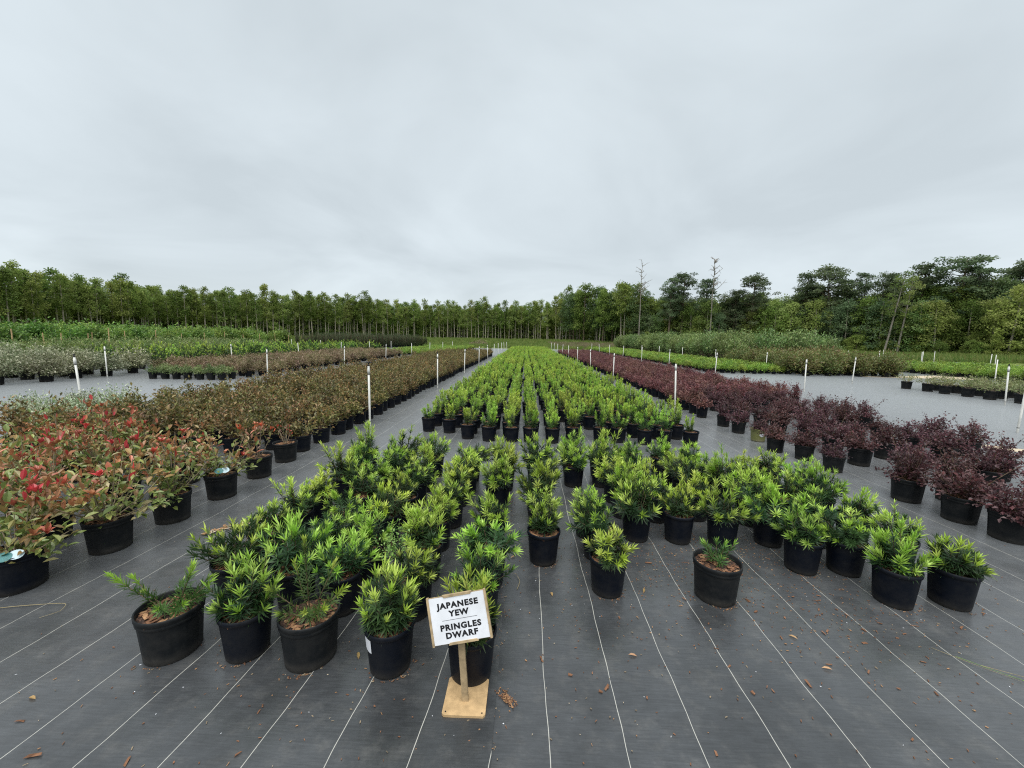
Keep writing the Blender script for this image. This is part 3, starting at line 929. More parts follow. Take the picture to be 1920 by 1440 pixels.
# leaning sparse plant at the corner: long shoot to the left, tuft on the right
f1 = yew_custom(31, [(-.03, 0, -.29, -.03, .21, 1.0, 1.5), (-.03, .01, -.14, .0, .10, .5, .7), (.02, .02, .10, .05, .235, .9, 1.0), (.03, 0, .20, .02, .10, .25, .9),
                     (.0, -.02, .02, -.09, .07, .3, .7), (.02, .03, .13, .12, .12, .4, .7), (-.01, .02, -.02, .10, .09, .3, .6), (.03, -.02, .13, -.06, .08, .5, .7), (.04, .02, .18, .07, .13, .6, .8), (-.03, .0, -.22, .02, .17, .9, .8), (.0, .03, .05, .10, .17, .7, .8)], per=68, mid=.5)
hero(-1.80, 1.83, *f1, 'sparse yew leaning one long shoot over the rim of its grey ribbed pot', 'wide', 'pot_charcoal')
f2 = yew_plant(32, n=40, H=.33, R=0.181, per=40, lime=.75, low=88)
hero(-1.415, 1.845, *f2, 'bushy yew with a lime green crown, beside the leaning sparse yew')
f3 = yew_custom(33, [(0, 0, -.03, .03, .42, .35, 2.6), (-.01, 0, -.2, -.03, .17, .45, 1.1), (.02, 0, .22, -.05, .20, .9, 1.1), (0, .02, .10, .10, .25, .7, 1.0),
                     (-.01, .01, -.12, .08, .26, .8, 1.0), (.01, -.02, .04, -.11, .10, .4, .8), (.02, -.01, .13, -.09, .11, .6, .8), (-.02, -.01, -.10, -.10, .08, .3, .7)], per=58, mid=.5)
hero(-1.07, 1.83, *f3, 'open yew with one tall feathery leader in a grey ribbed pot', 'wide', 'pot_charcoal')
f4 = yew_plant(34, n=43, H=.36, R=0.163, per=42, lime=.55, low=88)
h4 = hero(-0.644, 1.794, *f4, 'dark dense yew whose pot carries a small white paper sticker')
# white paper sticker on the pot wall
sv = []
for a in range(5):
    t = math.radians(-150 + a * 7.5)
    for z in (.135, .205):
        rr = .1015 + (z - .02) * (.1165 - .1015) / .19 + .0022
        sv.append((rr * math.cos(t), rr * math.sin(t), z))
sg = Geo().add(np.array(sv), [np.array([(2 * a, 2 * a + 2, 2 * a + 3, 2 * a + 1) for a in range(4)])])
link('sticker', sg.mesh('sticker', [MATS['paper']]), h4)
f5 = yew_plant(35, n=34, H=.34, R=0.159, per=38, lime=.85, low=88)
hero(-0.233, 1.765, *f5, 'lime tipped yew standing directly behind the wooden sign')
f6 = yew_plant(36, n=31, H=.30, R=0.133, per=36, lime=.8, low=88)
hero(0.166, 2.79, *f6, 'yew in navy pot heading the single column right of the sign')
f7 = yew_plant(37, n=29, H=.27, R=0.163, per=36, lime=1.0, low=88)
hero(0.573, 2.457, *f7, 'bright lime yew in navy pot pulled forward, left of the small grey potted seedling')
f8 = yew_custom(38, [(.01, .02, .05, .02, .10, .3, .6), (-.01, 0, -.05, .03, .10, .3, .6), (-.02, 0, -.10, -.02, .16, .6, .9), (.02, 0, .11, .0, .16, .6, .9), (0, .02, .02, .07, .13, .4, .8), (0, -.02, -.01, -.08, .09, .4, .7),
                     (.02, .01, .08, .06, .12, .5, .7), (-.02, .02, -.08, .06, .12, .5, .7), (0, 0, .03, -.03, .15, .5, .7)], per=44, mid=.6, lime=.6)
hero(1.266, 2.438, *f8, 'small thin young yew in a large grey ribbed pot standing out front alone', 'wide', 'pot_charcoal')
for (x, y, s, lm, lb) in [
        (2.05, 2.79, 39, .9, 'yew with lime centre and bark on its soil near the block corner'),
        (2.355, 2.786, 40, .6, 'dark spreading yew between the lime centred one and the brightest corner yew'),
        (2.40, 2.45, 41, 1.1, 'brightest lime yew in navy pot next to the corner pot'),
        (2.765, 2.46, 42, .55, 'dark yew with one pale shoot, corner pot facing the burgundy shrubs'),
        (0.90, 3.17 - .0, 43, .75, None), (1.26, 3.14, 44, .6, None), (1.62, 3.04, 45, 1.0, None)]:
    if lb is None:
        continue
    fo = yew_plant(s, n=34, H=.27 + .02 * (s % 3), R=.175, per=40, lime=lm, low=88)
    hero(x, y, *fo, lb, rz=s)

wf, ws, _ = shrub(77, n=26, H=.26, R=.13, per=16, L=.022, W=.014, cols=[(.10, .24, .05), (.14, .30, .07), (.20, .36, .10)], low=80, stem_r=(.002, .001))
we = thing('leafy_weed', 'small ferny bright green weed sprouting from a pot among the front yews', 'weed', (-.83, 2.42, .20))
link('foliage', wf.mesh('foliage', [MATS['leaf']]), we); link('stem', ws.mesh('stem', [MATS['stem']]), we)

# ------------------------------------------------------------------ the long yew block
back_cols = np.linspace(-1.64, 2.62, 13)
bp = []
BROW = {}
rb = np.random.default_rng(9)
for k, cx in enumerate(back_cols):
    y = [6.75, 6.66, 6.30, 6.2, 6.17, 6.19, 6.20, 6.24, 6.36, 6.32, 6.26, 6.2, 6.24][k]
    first = True; row = 0
    while y < 58:
        if first or rb.random() > .02:
            bp.append((cx + rb.normal(0, .03), y + rb.normal(0, .03)))
            BROW[bp[-1]] = (k, row)
        first = False; row += 1
        y += 0.40
def yew_named(x, y):
    if y < 7.0 and (y < 6.5 or x < -1.1):
        return 'upright young yew in leading row of the long block, %s pot from the left aisle' % ORD[BROW[x, y][0]], 'leading row of the long yew block'
    k, row = BROW[x, y]
    if row < 8:
        return 'upright young yew of the long block, %s column from left aisle, %s row back' % (ORD[k], ORD[row]), 'yews in the near rows of the long block'
    return 'upright young yew in black pot deep inside the long yew block', 'yews inside the long block'
bed('yew_upright', 'potted_yew', bp, '', 'potted plant', '', 'yew_block', 'far part of the long block of bright green potted yews', (0.85, 1.12), 11, 300, 11, yew_named)

# ------------------------------------------------------------------ red-tipped photinias, left
ph = []
PHK = {}
for k, x in enumerate(np.arange(-3.10, -7.3, -0.62)):
    ys_ = [2.32, 2.79, 3.25, 3.76] if k == 0 else list(np.arange(2.05 + .25 * (k % 2), 4.35 + .1 * k, .58))
    for q_, y in enumerate(ys_):
        PHK[len(ph)] = (k, q_)
        ph.append((x + RNG.normal(0, .04), y + RNG.normal(0, .04)) if k else ([-3.22, -3.13, -3.08, -3.04][q_], [2.27, 2.75, 3.23, 3.75][q_]))
PHL = {0: 'red tipped shrub with a teal tag lying in its black pot',
       1: 'green leafed red tipped shrub in grey ribbed pot, second along the left aisle',
       2: 'red tipped shrub with drooping lower leaves, third along the left aisle',
       3: 'red tipped shrub with a round teal and white tag, fourth along the left aisle'}
for n, (x, y) in enumerate(ph):
    if not in_view(x, y, .5, 150):
        continue
    lb = PHL.get(n) or 'red tipped green shrub, %s row in from the left aisle, %s from its near end' % (ORD[PHK[n][0]], ORD[PHK[n][1]])
    e = place('photinia', 'red_tip_shrub', x, y, RNG.uniform(0, 6.28), RNG.uniform(.95, 1.2), lb, 'potted plant',
              None if n in PHL else 'red tipped shrubs in the left bed', var=n % 6, potm='pot_charcoal' if n != 0 else 'pot_navy', pot_sc=1.0)
    if n in (0, 3):                          # oval plant tag stuck in the pot
        zt = .262 if n == 0 else .30
        t = np.linspace(0, 2 * np.pi, 20, endpoint=False)
        for nm, mt, off in (('plant_tag', 'teal_tag', -.022), ('plant_tag', 'pale_tag', .026)):
            V = np.stack([.036 * np.cos(t) + off, np.full(20, -.13 + (.002 if off > 0 else 0)) + .02 * np.sin(t), .022 * np.sin(t) + zt], 1)
            V2 = V + [0, .002, 0]
            k_ = np.arange(20)
            g_ = Geo().add(np.concatenate([V, V2, [V.mean(0), V2.mean(0)]]),
                           [np.stack([k_, (k_ + 1) % 20, np.full(20, 40)], 1), np.stack([20 + (k_ + 1) % 20, 20 + k_, np.full(20, 41)], 1),
                            np.stack([k_, (k_ + 1) % 20, 20 + (k_ + 1) % 20, 20 + k_], 1)])
            q = link(nm, g_.mesh('plant_tag', [MATS[mt]]), e)
            q.rotation_euler = (0, 0, -e.rotation_euler.z + .75)
for n, (x, y, lb) in enumerate([(-3.06, 4.34, 'thin red tipped shrub with bare stems, fifth along the left aisle'),
                                (-3.10, 4.92, 'nearly bare bronze shrub in black pot, sixth along the left aisle')]):
    place('photinia_sparse', 'red_tip_shrub', x, y, n * 2.1, [1.0, .62][n], lb, 'potted plant', var=n)

# ------------------------------------------------------------------ bronze shrubs, left bed
br = [(-3.11 + RNG.normal(0, .03), y + RNG.normal(0, .03)) for y in np.arange(5.45, 36, .44)]
for k, x in enumerate(np.arange(-3.57, -7.0, -0.46)):
    br += [(x + RNG.normal(0, .05), y + RNG.normal(0, .05)) for y in np.arange(4.95 + .15 * (k % 3) - .02 * k, 36, .46)]
def bronze_named(x, y):
    if x > -3.3:
        q = int(round((y - 5.45) / .44))
        if q < 10:
            return 'bronze leaved shrub, %s pot past the nearly bare shrub along the left aisle' % ORD[q], 'bronze shrubs lining the left aisle'
        return 'bronze leaved shrub in the far pot row along the left aisle', 'bronze shrubs lining the far left aisle'
    return 'bronze brown leaved shrub inside the left bed', 'bronze shrubs inside the left bed'
bed('bronze', 'bronze_shrub', br, '', 'potted plant', '', 'bronze_shrub_bed', 'far part of the bronze brown shrub bed', (.78, 1.15), 9.5, 300, 12, bronze_named)
wv = [(-6.95, 5.45), (-7.45, 5.6), (-7.2, 6.05), (-7.9, 5.95), (-7.7, 6.5), (-8.4, 6.35), (-8.2, 6.9), (-7.35, 6.75), (-6.85, 6.4)]
bed('white_edged', 'white_edged_shrub', wv, 'pale white edged shrub behind the red tipped shrubs', 'potted plant', 'white edged shrubs', '', '', (.9, 1.1), 12)

# ------------------------------------------------------------------ burgundy shrubs, right bed
lo = [(4.19, 3.365), (4.15, 3.72), (4.10, 4.19), (4.03, 5.11), (4.01, 5.62), (3.84, 6.0), (3.94, 6.62), (3.92, 7.2), (3.92, 7.75)]
lo_rest = []
LOK = {}
for k, x in enumerate(np.arange(4.68, 7.2, .66)):
    lo_rest += [(x + RNG.normal(0, .06), y + RNG.normal(0, .06)) for y in np.arange(3.55 + .28 * (k % 2) + .12 * k, 10.6, .60)
                if not (k < 2 and 4.75 < y < 5.3) and RNG.random() > .10]
LOL = ['burgundy shrub in black ribbed pot at the near end of the right aisle', 'broad burgundy shrub in black pot, second along the right aisle',
       'low spreading burgundy shrub, third along the right aisle', 'small burgundy shrub standing out into the right aisle',
       'rounded burgundy shrub next to the small one on the right aisle', 'burgundy shrub beside the olive green pot',
       'burgundy shrub in an olive green pot with an oval white sticker', 'burgundy shrub just past the olive green pot', 'burgundy shrub two pots past the olive green pot']
lsc = [1.12, 1.12, 1.05, .75, .92, .9, .85, .92, .92]
for n, (x, y) in enumerate(lo):
    e = place('burgundy', 'burgundy_shrub', x, y, RNG.uniform(0, 6.28), lsc[n], LOL[n], 'potted plant', var=n % 6, potm='pot_olive' if n == 6 else None,
              pot_sc=.86 if n in (3, 4, 5, 6, 7, 8) else 1.0)
    if n == 6:
        sv = []
        for a in range(9):
            t = math.radians(-112 + a * 5) - e.rotation_euler.z
            hh = .03 * math.sin(math.pi * (a + .3) / 8.6)
            for z in (.12 - hh, .12 + hh):
                rr = (.1225 + (z / .86 - .03) * (.013 / .17)) * .86 + .002
                sv.append((rr * math.cos(t), rr * math.sin(t), z))
        link('sticker', Geo().add(np.array(sv), [np.array([(2 * a, 2 * a + 2, 2 * a + 3, 2 * a + 1) for a in range(8)])]).mesh('sticker', [MATS['paper']]), e)
for q in sorted(lo_rest, key=lambda w: w[1]):
    if in_view(q[0], q[1], .5, 130):
        k = int(round((q[0] - 4.68) / .66)); n_ = sum(1 for w in LOK.values() if w[0] == k); LOK[q] = (k, n_)
def lo_named(x, y):
    k, n_ = LOK[x, y]
    return 'dark burgundy shrub, %s row in from the right aisle, %s from its near end' % (ORD[min(max(k + 1, 0), 12)], ORD[min(n_, 12)]), 'dark burgundy shrubs in the right bed'
bed('burgundy', 'burgundy_shrub', lo_rest, 'dark burgundy shrub in the near part of the right bed', 'potted plant', 'dark burgundy shrubs in the right bed',
    'burgundy_bed', 'dark burgundy shrubs', (.85, 1.12), 12, 300, 13, lo_named)
ly = []
for k, x in enumerate(np.arange(3.9, 7.3, .46)):
    ly += [(x + RNG.normal(0, .03), y + RNG.normal(0, .03)) for y in np.arange(8.6 if k == 0 else 10.6 - .0 * k, 46, .44)]
bed('burgundy_young', 'burgundy_shrub', ly, 'reddish young shrub in the far regular rows of the right bed', 'potted plant', 'reddish young shrubs in regular rows',
    'reddish_shrub_bed', 'far part of the reddish shrub bed', (.88, 1.12), 13, 300, 14)

# ------------------------------------------------------------------ other beds
bed('low_bright', 'low_green_shrub', grid(9.95, 13.6, 21.1, 62, .52, .55, .04, seed=4), 'low bright green shrub in the bed beyond the burgundy shrubs', 'potted plant',
    'low bright green shrubs', 'low_green_bed', 'far part of the low bright green bed', (.85, 1.2), 0, 160, 15)
bed('low_bright', 'low_green_shrub', grid(23.0, 31, 17.5, 29, .6, .6, .04, seed=5), 'low green shrub in the bed near the right woods', 'potted plant',
    'low green shrubs near the right woods', 'low_green_bed', 'far rows of the low green bed near the right woods', (.95, 1.2), 0, 70, 16)
bed('bronze_green', 'bronze_green_shrub', grid(14.1, 19.2, 20.6, 28, .72, .8, .08, seed=6), 'chest high bronze green shrub in black pot', 'potted plant',
    'bronze green shrubs in the right background', '', '', (.85, 1.15), 0, 300, 17)
bed('crape', 'bare_stemmed_tree', grid(15.2, 22.5, 29, 66, 1.1, 1.25, .1, seed=7), 'young potted tree with bare stem and green top', 'potted tree',
    'young potted trees behind the bright green bed', 'young_tree_bed', 'far young potted trees', (.68, 1.15), 0, 300, 18)
bed('pale_leggy', 'pale_leggy_shrub', grid(14.5, 18.2, 9.3, 15.3, .66, .66, .04, seed=8), 'pale thin shrub in wide black pot on the right fabric', 'potted plant',
    'pale thin shrubs in wide pots', '', '', (.9, 1.1), 40, 300, 19)
bed('pale_variegated', 'pale_shrub', grid(-15.5, -20, 8.0, 15.4, 1.05, 1.0, .08, seed=9), 'big pale grey green shrub in the left background bed', 'potted plant',
    'big pale shrubs on the left', '', '', (.88, 1.08), 40, 300, 20)
bed('small_green', 'small_green_shrub', [(-10.6 - .42 * k, 13.45 + .02 * (k % 3) + .45 * r_) for k in range(7) for r_ in range(2)], 'small green plant in black pot at the edge of the left fabric', 'potted plant',
    'small green pots in the left background', '', '', (.9, 1.15), 40, 300, 21)
bed('pink_bronze', 'pink_bronze_shrub', grid(-10.4, -14.4, 14.6, 33, .6, .62, .06, seed=10), 'pinkish bronze shrub in the left middle bed', 'potted plant',
    'pinkish bronze shrubs', 'pink_bronze_bed', 'far part of the pinkish bronze bed', (.9, 1.15), 0, 300, 22)
bed('low_bright', 'low_green_shrub', grid(-7.6, -13.5, 34, 58, .75, .75, .05, seed=11), 'low green shrub behind the bronze bed', 'potted plant',
    'low green shrubs behind the bronze bed', 'low_green_bed', 'far rows of the low green bed behind the bronze shrubs', (.95, 1.2), 0, 60, 23)
bed('spiky_green', 'spiky_green_shrub', grid(-15.6, -20.5, 17.0, 42, .75, .8, .06, seed=12), 'upright dark green needle leaved shrub in the left background', 'potted plant',
    'upright dark green shrubs', 'spiky_green_bed', 'far part of the upright dark green bed', (.75, 1.25), 0, 300, 24)
bed('feathery_green', 'feathery_shrub', grid(-20.8, -27, 16.5, 34, .9, .95, .08, seed=13), 'loose yellow green shrub in the left background', 'potted plant',
    'loose yellow green shrubs', 'feathery_bed', 'far rows of loose yellow green shrubs', (.85, 1.1), 0, 300, 25)
bed('tall_lush', 'tall_green_shrub', grid(-36, -56, 27, 58, 1.7, 1.7, .2, seed=14), 'tall lush green shrub in front of the left woods', 'potted plant',
    'tall lush shrubs before the left woods', 'tall_shrub_bed', 'far rows of tall lush shrubs', (.7, 1.15), 0, 300, 26)
bed('columnar', 'columnar_evergreen', [(-16.8 - dx_ * .85 - (68 - y) * .16, y) for dx_ in range(7) for y in np.arange(44, 68, .8)], 'dark narrow evergreen in the block before the woods', 'potted plant',
    'dark narrow evergreens', 'columnar_bed', 'far rows of dark narrow evergreens', (.95, 1.12), 0, 300, 27)
# ------------------------------------------------------------------ irrigation risers (white PVC posts)
def riser_meshes():
    v, f = lathe([(.0185, 0), (.0185, 1.10), (.0, 1.10)], 12)
    pipe = Geo().add(v, f, 0).mesh('pipe', [MATS['pvc']], True)
    v, f = lathe([(.0190, .955), (.0235, .956), (.0235, 1.06), (.0190, 1.061)], 12)
    coup = Geo().add(v, f, 0).mesh('coupling', [MATS['pvc']], True)
    g1 = Geo()
    for z in (.09, .945):
        v, f = lathe([(.0187, z), (.0205, z + .001), (.0205, z + .012), (.0187, z + .013)], 10); g1.add(v, f, 0)
    band = g1.mesh('band', [MATS['black_plastic']], True)
    g2 = Geo()
    v, f = lathe([(.0, 1.098), (.017, 1.10), (.017, 1.125), (.011, 1.127), (.011, 1.150), (.02, 1.152), (.02, 1.166), (.0, 1.168)], 10); g2.add(v, f, 0)
    head = g2.mesh('sprinkler_head', [MATS['black_plastic']], True)
    g3 = Geo()
    v, f = tube([(-.085, 0, 1.160), (-.05, 0, 1.175), (0, 0, 1.166), (.05, 0, 1.175), (.085, 0, 1.160)], [.007, .009, .010, .009, .007], 6); g3.add(v, f, 0)
    v, f = tube([(0, -.07, 1.158), (0, 0, 1.172), (0, .07, 1.158)], [.006, .010, .006], 6); g3.add(v, f, 0)
    arm = g3.mesh('sprinkler_arm', [MATS['black_plastic']], True)
    return pipe, coup, band, head, arm
RP, RC, RB, RH, RA = riser_meshes()
def riser(x, y, label, group, arm=False, head=True, parts=True, tilt=None):
    e = thing('irrigation_riser', label, 'post', (x, y, GZ), random.uniform(0, 6.28), 1.0, group)
    t = tilt or (random.gauss(0, .028), random.gauss(0, .028))
    e.rotation_euler = (t[0], t[1], e.rotation_euler.z)
    link('pipe', RP, e)
    if parts:
        link('coupling', RC, e); link('band', RB, e)
    if head: link('sprinkler_head', RH, e)
    if arm: link('sprinkler_arm', RA, e)
LA = 'white irrigation riser standing along the left aisle'
for k, y in enumerate([6.98, 12.56, 18.2, 24.0, 29.8, 35.6, 41.4, 47.2, 53, 58.8]):
    riser(-2.80, y, 'white irrigation riser with a black cross sprinkler, first on the left aisle' if k == 0 else LA,
          None if k == 0 else 'risers along the left aisle', arm=k == 0, parts=y < 30, tilt=(0, .0) if k == 0 else None)
for y in [9.56, 16.5, 22.3, 28.2, 34.3, 40.4, 46.5, 52.6, 58.7]:
    riser(3.66 + (y - 9.5) * .004, y, 'white irrigation riser standing along the right aisle', 'risers along the right aisle', head=False, parts=y < 30)
for k, y in enumerate([7.78, 13.7, 19.7, 25.7, 31.7, 37.7, 43.7, 49.7]):
    riser(-9.15, y, 'white irrigation riser with tall black nozzle behind the red tipped shrubs' if k == 0 else 'white irrigation riser beyond the bronze bed',
          None if k == 0 else 'risers beyond the bronze bed', parts=y < 30)
for y in [7.78, 13.65, 20.0, 26.4, 32.6, 38.8, 45, 51, 57]:
    riser(9.52, y, 'white irrigation riser beyond the burgundy bed', 'risers beyond the burgundy bed', head=False, parts=y < 30)
for y in [11.49, 16.76, 22.7, 28.7, 34.7, 40.7, 46.7]:
    riser(13.6, y, 'white irrigation riser on the open fabric right of the bright green bed', 'risers on the right fabric', head=y < 12, parts=y < 30)
for y in [13.55, 19.6, 25.6, 31.6, 37.6, 43.6]:
    riser(-14.9, y, 'white irrigation riser beside the big pale shrubs', 'risers beside the pale shrubs', head=False, parts=y < 25)
for (x, y) in [(20.0, 13.4), (19.8, 17.2), (19.6, 24.5), (19.8, 31), (20, 37), (20, 43), (24, 34), (27, 34), (30, 34.5), (33, 34), (34, 30), (35, 36), (31.5, 27.5), (33.5, 27), (26.0, 39), (22.5, 41), (31, 41), (36, 41), (38, 38)]:
    riser(x, y, 'white irrigation riser standing before the right woods', 'risers before the right woods', head=False, parts=False)
for (x, y) in [(-21, 30), (-21, 40), (-21, 50), (-27, 33), (-27, 45)]:
    riser(x, y, 'white irrigation riser among the left background shrubs', 'risers in the left background', head=False, parts=False)

# sawn wooden stakes among the left background beds
wv_, wf_ = box(-.03, .03, -.03, .03, 0, 1.5)
wv_[4:] *= [.8, .8, 1]
WST = Geo().add(wv_, wf_).mesh('stake', [MATS['raw_wood']])
for n, (x, y, h) in enumerate([(-27.5, 20.4, 1.25), (-30, 23.8, 1.1), (-31, 25.5, 1.1), (-32, 28.0, 1.1), (-24.2, 22.3, 1.35)] + [(-34 + .3 * k, 30 + 2.4 * k, 1.15 + .1 * (k % 3)) for k in range(14)]):
    o = link('wooden_stake', WST, None, (x, y, 0)); o.scale = (.75, .75, h * .9)
    o.rotation_euler = (random.gauss(0, .03), random.gauss(0, .03), random.random())
    tag(o, 'sawn wooden stake standing among the left background shrubs', 'stake', 'wooden stakes on the left')

# ------------------------------------------------------------------ the sign
sx, sy = -0.235, 1.60
S = thing('plant_sign', 'wooden stand sign with black lettering naming the yews', 'sign', (sx, sy, GZ))
def bevel_box(x0, x1, y0, y1, z0, z1, b):
    t = [(x0 + b, y0), (x1 - b, y0), (x1, y0 + b), (x1, y1 - b), (x1 - b, y1), (x0 + b, y1), (x0, y1 - b), (x0, y0 + b)]
    V = np.array([(x, y, z) for z in (z0, z1) for x, y in t])
    k = np.arange(8)
    V = np.concatenate([V, [[(x0 + x1) / 2, (y0 + y1) / 2, z0], [(x0 + x1) / 2, (y0 + y1) / 2, z1]]])
    return V, [np.stack([k, (k + 1) % 8, 8 + (k + 1) % 8, 8 + k], 1), np.concatenate([np.stack([(k + 1) % 8, k, np.full(8, 16)], 1), np.stack([8 + k, 8 + (k + 1) % 8, np.full(8, 17)], 1)])]
pl = link('base_plate', Geo().add(*bevel_box(-.095, .095, -.075, .12, .002, .014, .009)).mesh('base_plate', [MATS['raw_wood']]), S)
hv = []
for hx in (-.08, .08):
    v, f = lathe([(.0, .0), (.0035, .0)], 10)
    v[:, 0] += hx; v[:, 1] += -.06; v[:, 2] = .0150
    link('screw_hole', Geo().add(v, f).mesh('screw_hole', [MATS['ink']]), pl)
v, f = box(-.014, .014, -.008, .008, 0.013, .40)
post = link('post', Geo().add(v, f).mesh('post', [MATS['frame_tan']]), S)
post.rotation_euler = (0.03, math.radians(-3.5), 0)
W2, H2 = .147, .112
pivot = link('placard', Geo().add(*box(-W2, W2, 0.0, .006, -H2, H2)).mesh('placard', [MATS['frame_tan']]), S, (-.027, -.018, .428))
pivot.scale = (.88, .88, .88)
pivot.rotation_euler = (math.radians(-14), math.radians(-11.5), math.radians(2))
link('paper_sheet', Geo().add(*box(-W2 + .006, W2 - .006, -.003, -.0012, -H2 + .003, H2 - .003)).mesh('paper_sheet', [MATS['paper']]), pivot)
for x0, x1 in ((-W2 - .003, -W2 + .008), (W2 - .008, W2 + .003)):
    link('side_rail', Geo().add(*box(x0, x1, -.0065, .008, -H2 - .003, H2 + .003)).mesh('side_rail', [MATS['frame_tan']]), pivot)
for z0, z1, x0, x1 in ((H2 - .007, H2 + .004, -.07, .08), (-H2 - .004, -H2 + .007, -.07, .08)):
    V, F = box(x0, x1, -.0065, .008, z0, z1)
    inner = V[:, 2] == (z0 if z0 > 0 else z1)
    V[inner & (V[:, 0] < 0), 0] += .008; V[inner & (V[:, 0] > 0), 0] -= .008
    link('clip_rail', Geo().add(V, F).mesh('clip_rail', [MATS['frame_tan']]), pivot)
def lettering(txt, z, size, wide):
    cu = bpy.data.curves.new('txt', 'FONT')
    cu.body = txt; cu.align_x = 'CENTER'; cu.align_y = 'CENTER'; cu.size = size
    cu.offset = size * 0.05; cu.extrude = 0.0002; cu.space_character = 1.16; cu.resolution_u = 3
    to = bpy.data.objects.new('txt', cu)
    COL.objects.link(to)
    dg = bpy.context.evaluated_depsgraph_get()
    me = bpy.data.meshes.new_from_object(to.evaluated_get(dg))
    bpy.data.objects.remove(to)
    me.materials.clear(); me.materials.append(MATS['ink'])
    o = link('lettering', me, pivot, (0.002, -.0034, z))
    o.rotation_euler = (math.pi / 2, 0, 0); o.scale = (wide, 1, 1)
    return o
lettering('JAPANESE', .066, .037, 1.13)
lettering('YEW', .026, .037, 1.13)
lettering('PRINGLES', -.036, .037, 1.13)
lettering('DWARF', -.074, .037, 1.13)
link('printed_rule', Geo().add(*box(-.085, .09, -.0036, -.0031, -.0022, -.0008)).mesh('printed_rule', [MATS['ink']]), pivot)

# ------------------------------------------------------------------ litter on the fabric
rl = np.random.default_rng(77)
CH = [Geo().add(chip_verts(rl, rl.uniform(.005, .020), rl.uniform(.0016, .0048), rl.uniform(.0012, .003)), [CHIP_F]).mesh('bark_chip', [MATS['chip']]) for _ in range(16)]
def around(n, cx, cy, sx_, sy_):
    return [(cx + rl.normal(0, sx_), cy + rl.normal(0, sy_)) for _ in range(n)]
spots = around(40, 1.75, 2.15, .45, .32) + around(10, 1.1, 2.6, .25, .3) + around(10, -1.5, 1.45, .5, .15) + around(10, .5, 1.75, .4, .25) + around(6, 2.6, 1.9, .4, .2)
for (x, y) in spots:
    o = link('bark_chip', random.choice(CH), None, (x, y, GZ + .001)); o.rotation_euler = (0, 0, rl.uniform(0, 6.28))
    s = rl.uniform(.6, 1.35); o.scale = (s, s, s)
    tag(o, 'loose reddish bark chip lying on the dark ground fabric', 'bark chip', 'loose bark chips on the fabric')
def litter(name, pts, lmin, lmax, mats, label, zmax=0.0):
    g_ = Geo()
    for (x, y) in pts:
        c = chip_verts(rl, rl.uniform(lmin, lmax), rl.uniform(lmin, lmax) * .4, rl.uniform(.001, .003))
        c[:, :2] += (x, y); c[:, 2] += GZ + .0005 + rl.uniform(0, zmax)
        g_.add(c, [CHIP_F], rl.integers(0, len(mats)))
    o = link(name, g_.mesh(name, mats)); o['kind'] = 'stuff'; o['label'] = label; o['category'] = 'litter'
    return o
lp = around(700, 1.75, 2.45, .55, .42) + around(450, 1.5, 3.0, .6, .25) + around(160, 1.0, 2.75, .35, .3) + around(90, -.9, 1.6, .7, .18) + around(120, .3, 2.2, .35, .5)
lp += [(rl.uniform(-2.4, 3.4), rl.uniform(1.1, 5.0)) for _ in range(650)]
for (cx, cy, rr) in [(-1.093, 1.825, .125), (-.644, 1.794, .102), (-.233, 1.765, .102), (-1.44, 1.84, .102), (-1.837, 1.826, .125), (1.266, 2.438, .125), (.166, 2.79, .102), (.573, 2.457, .102), (2.05, 2.79, .102), (2.42, 2.45, .102), (2.815, 2.456, .102)]:
    for _ in range(26):
        t = rl.normal(-1.2, .8); q = rr + abs(rl.normal(0, .010)) + .002
        lp.append((cx + q * math.cos(t), cy + q * math.sin(t)))
litter('bark_litter', lp, .0018, .006, [MATS['chip'], MATS['chip'], MATS['chip_pale'], MATS['debris']], 'fine bark crumbs scattered over the ground fabric around the front pots')
litter('pale_specks', [(rl.uniform(-2.8, 3.4), rl.uniform(1.05, 5.2)) for _ in range(420)], .0012, .0032, [MATS['paper'], MATS['sand']], 'tiny white perlite specks sprinkled over the ground fabric')
litter('seam_litter', [(-.115 + rl.normal(0, .02), rl.uniform(1.2, 5.5)) for _ in range(420)], .0015, .006, [MATS['chip'], MATS['debris'], MATS['chip_pale']], 'dark crumbs caught along the fabric seam right of the sign')
cp_ = [(-2.62 + .42 * t + rl.normal(0, .022), 2.98 + .36 * t + rl.normal(0, .022)) for t in rl.random(90)]
litter('wood_chip_pile', cp_, .008, .02, [MATS['chip_pale'], MATS['chip_pale'], MATS['sand']], 'streak of pale wood chips on the left aisle', .012)
litter('orange_bark_dust', [(-.075 + .05 * t + rl.normal(0, .012), 1.66 - .06 * t + rl.normal(0, .014)) for t in rl.random(90)], .002, .007, [MATS['chip_pale'], MATS['chip']], 'small heap of orange bark dust beside the sign base', .008)
def curve_thing(name, pts, r0, mat, label, cat, group=None):
    pts = np.array(pts, float)
    t = np.linspace(0, len(pts) - 1, 8 * len(pts)); k = np.arange(len(pts))
    P = np.stack([np.interp(t, k, pts[:, a]) for a in range(3)], 1)
    for _ in range(6):
        P[1:-1] = (P[:-2] + P[1:-1] * 2 + P[2:]) / 4
    v, f = tube(P, np.linspace(r0, r0 * .4, len(P)), 5)
    return tag(link(name, Geo().add(v, f).mesh(name, [MATS[mat]], True)), label, cat, group)
z_ = GZ + .003
curve_thing('dry_twig', [(-3.35, 1.98, z_), (-3.0, 2.08, z_ + .004), (-2.72, 2.12, z_ + .01), (-2.68, 2.05, z_ + .008), (-2.75, 2.0, z_)], .0022, 'dry_grass', 'curled tan dry stem lying by the near red tipped shrub', 'twig')
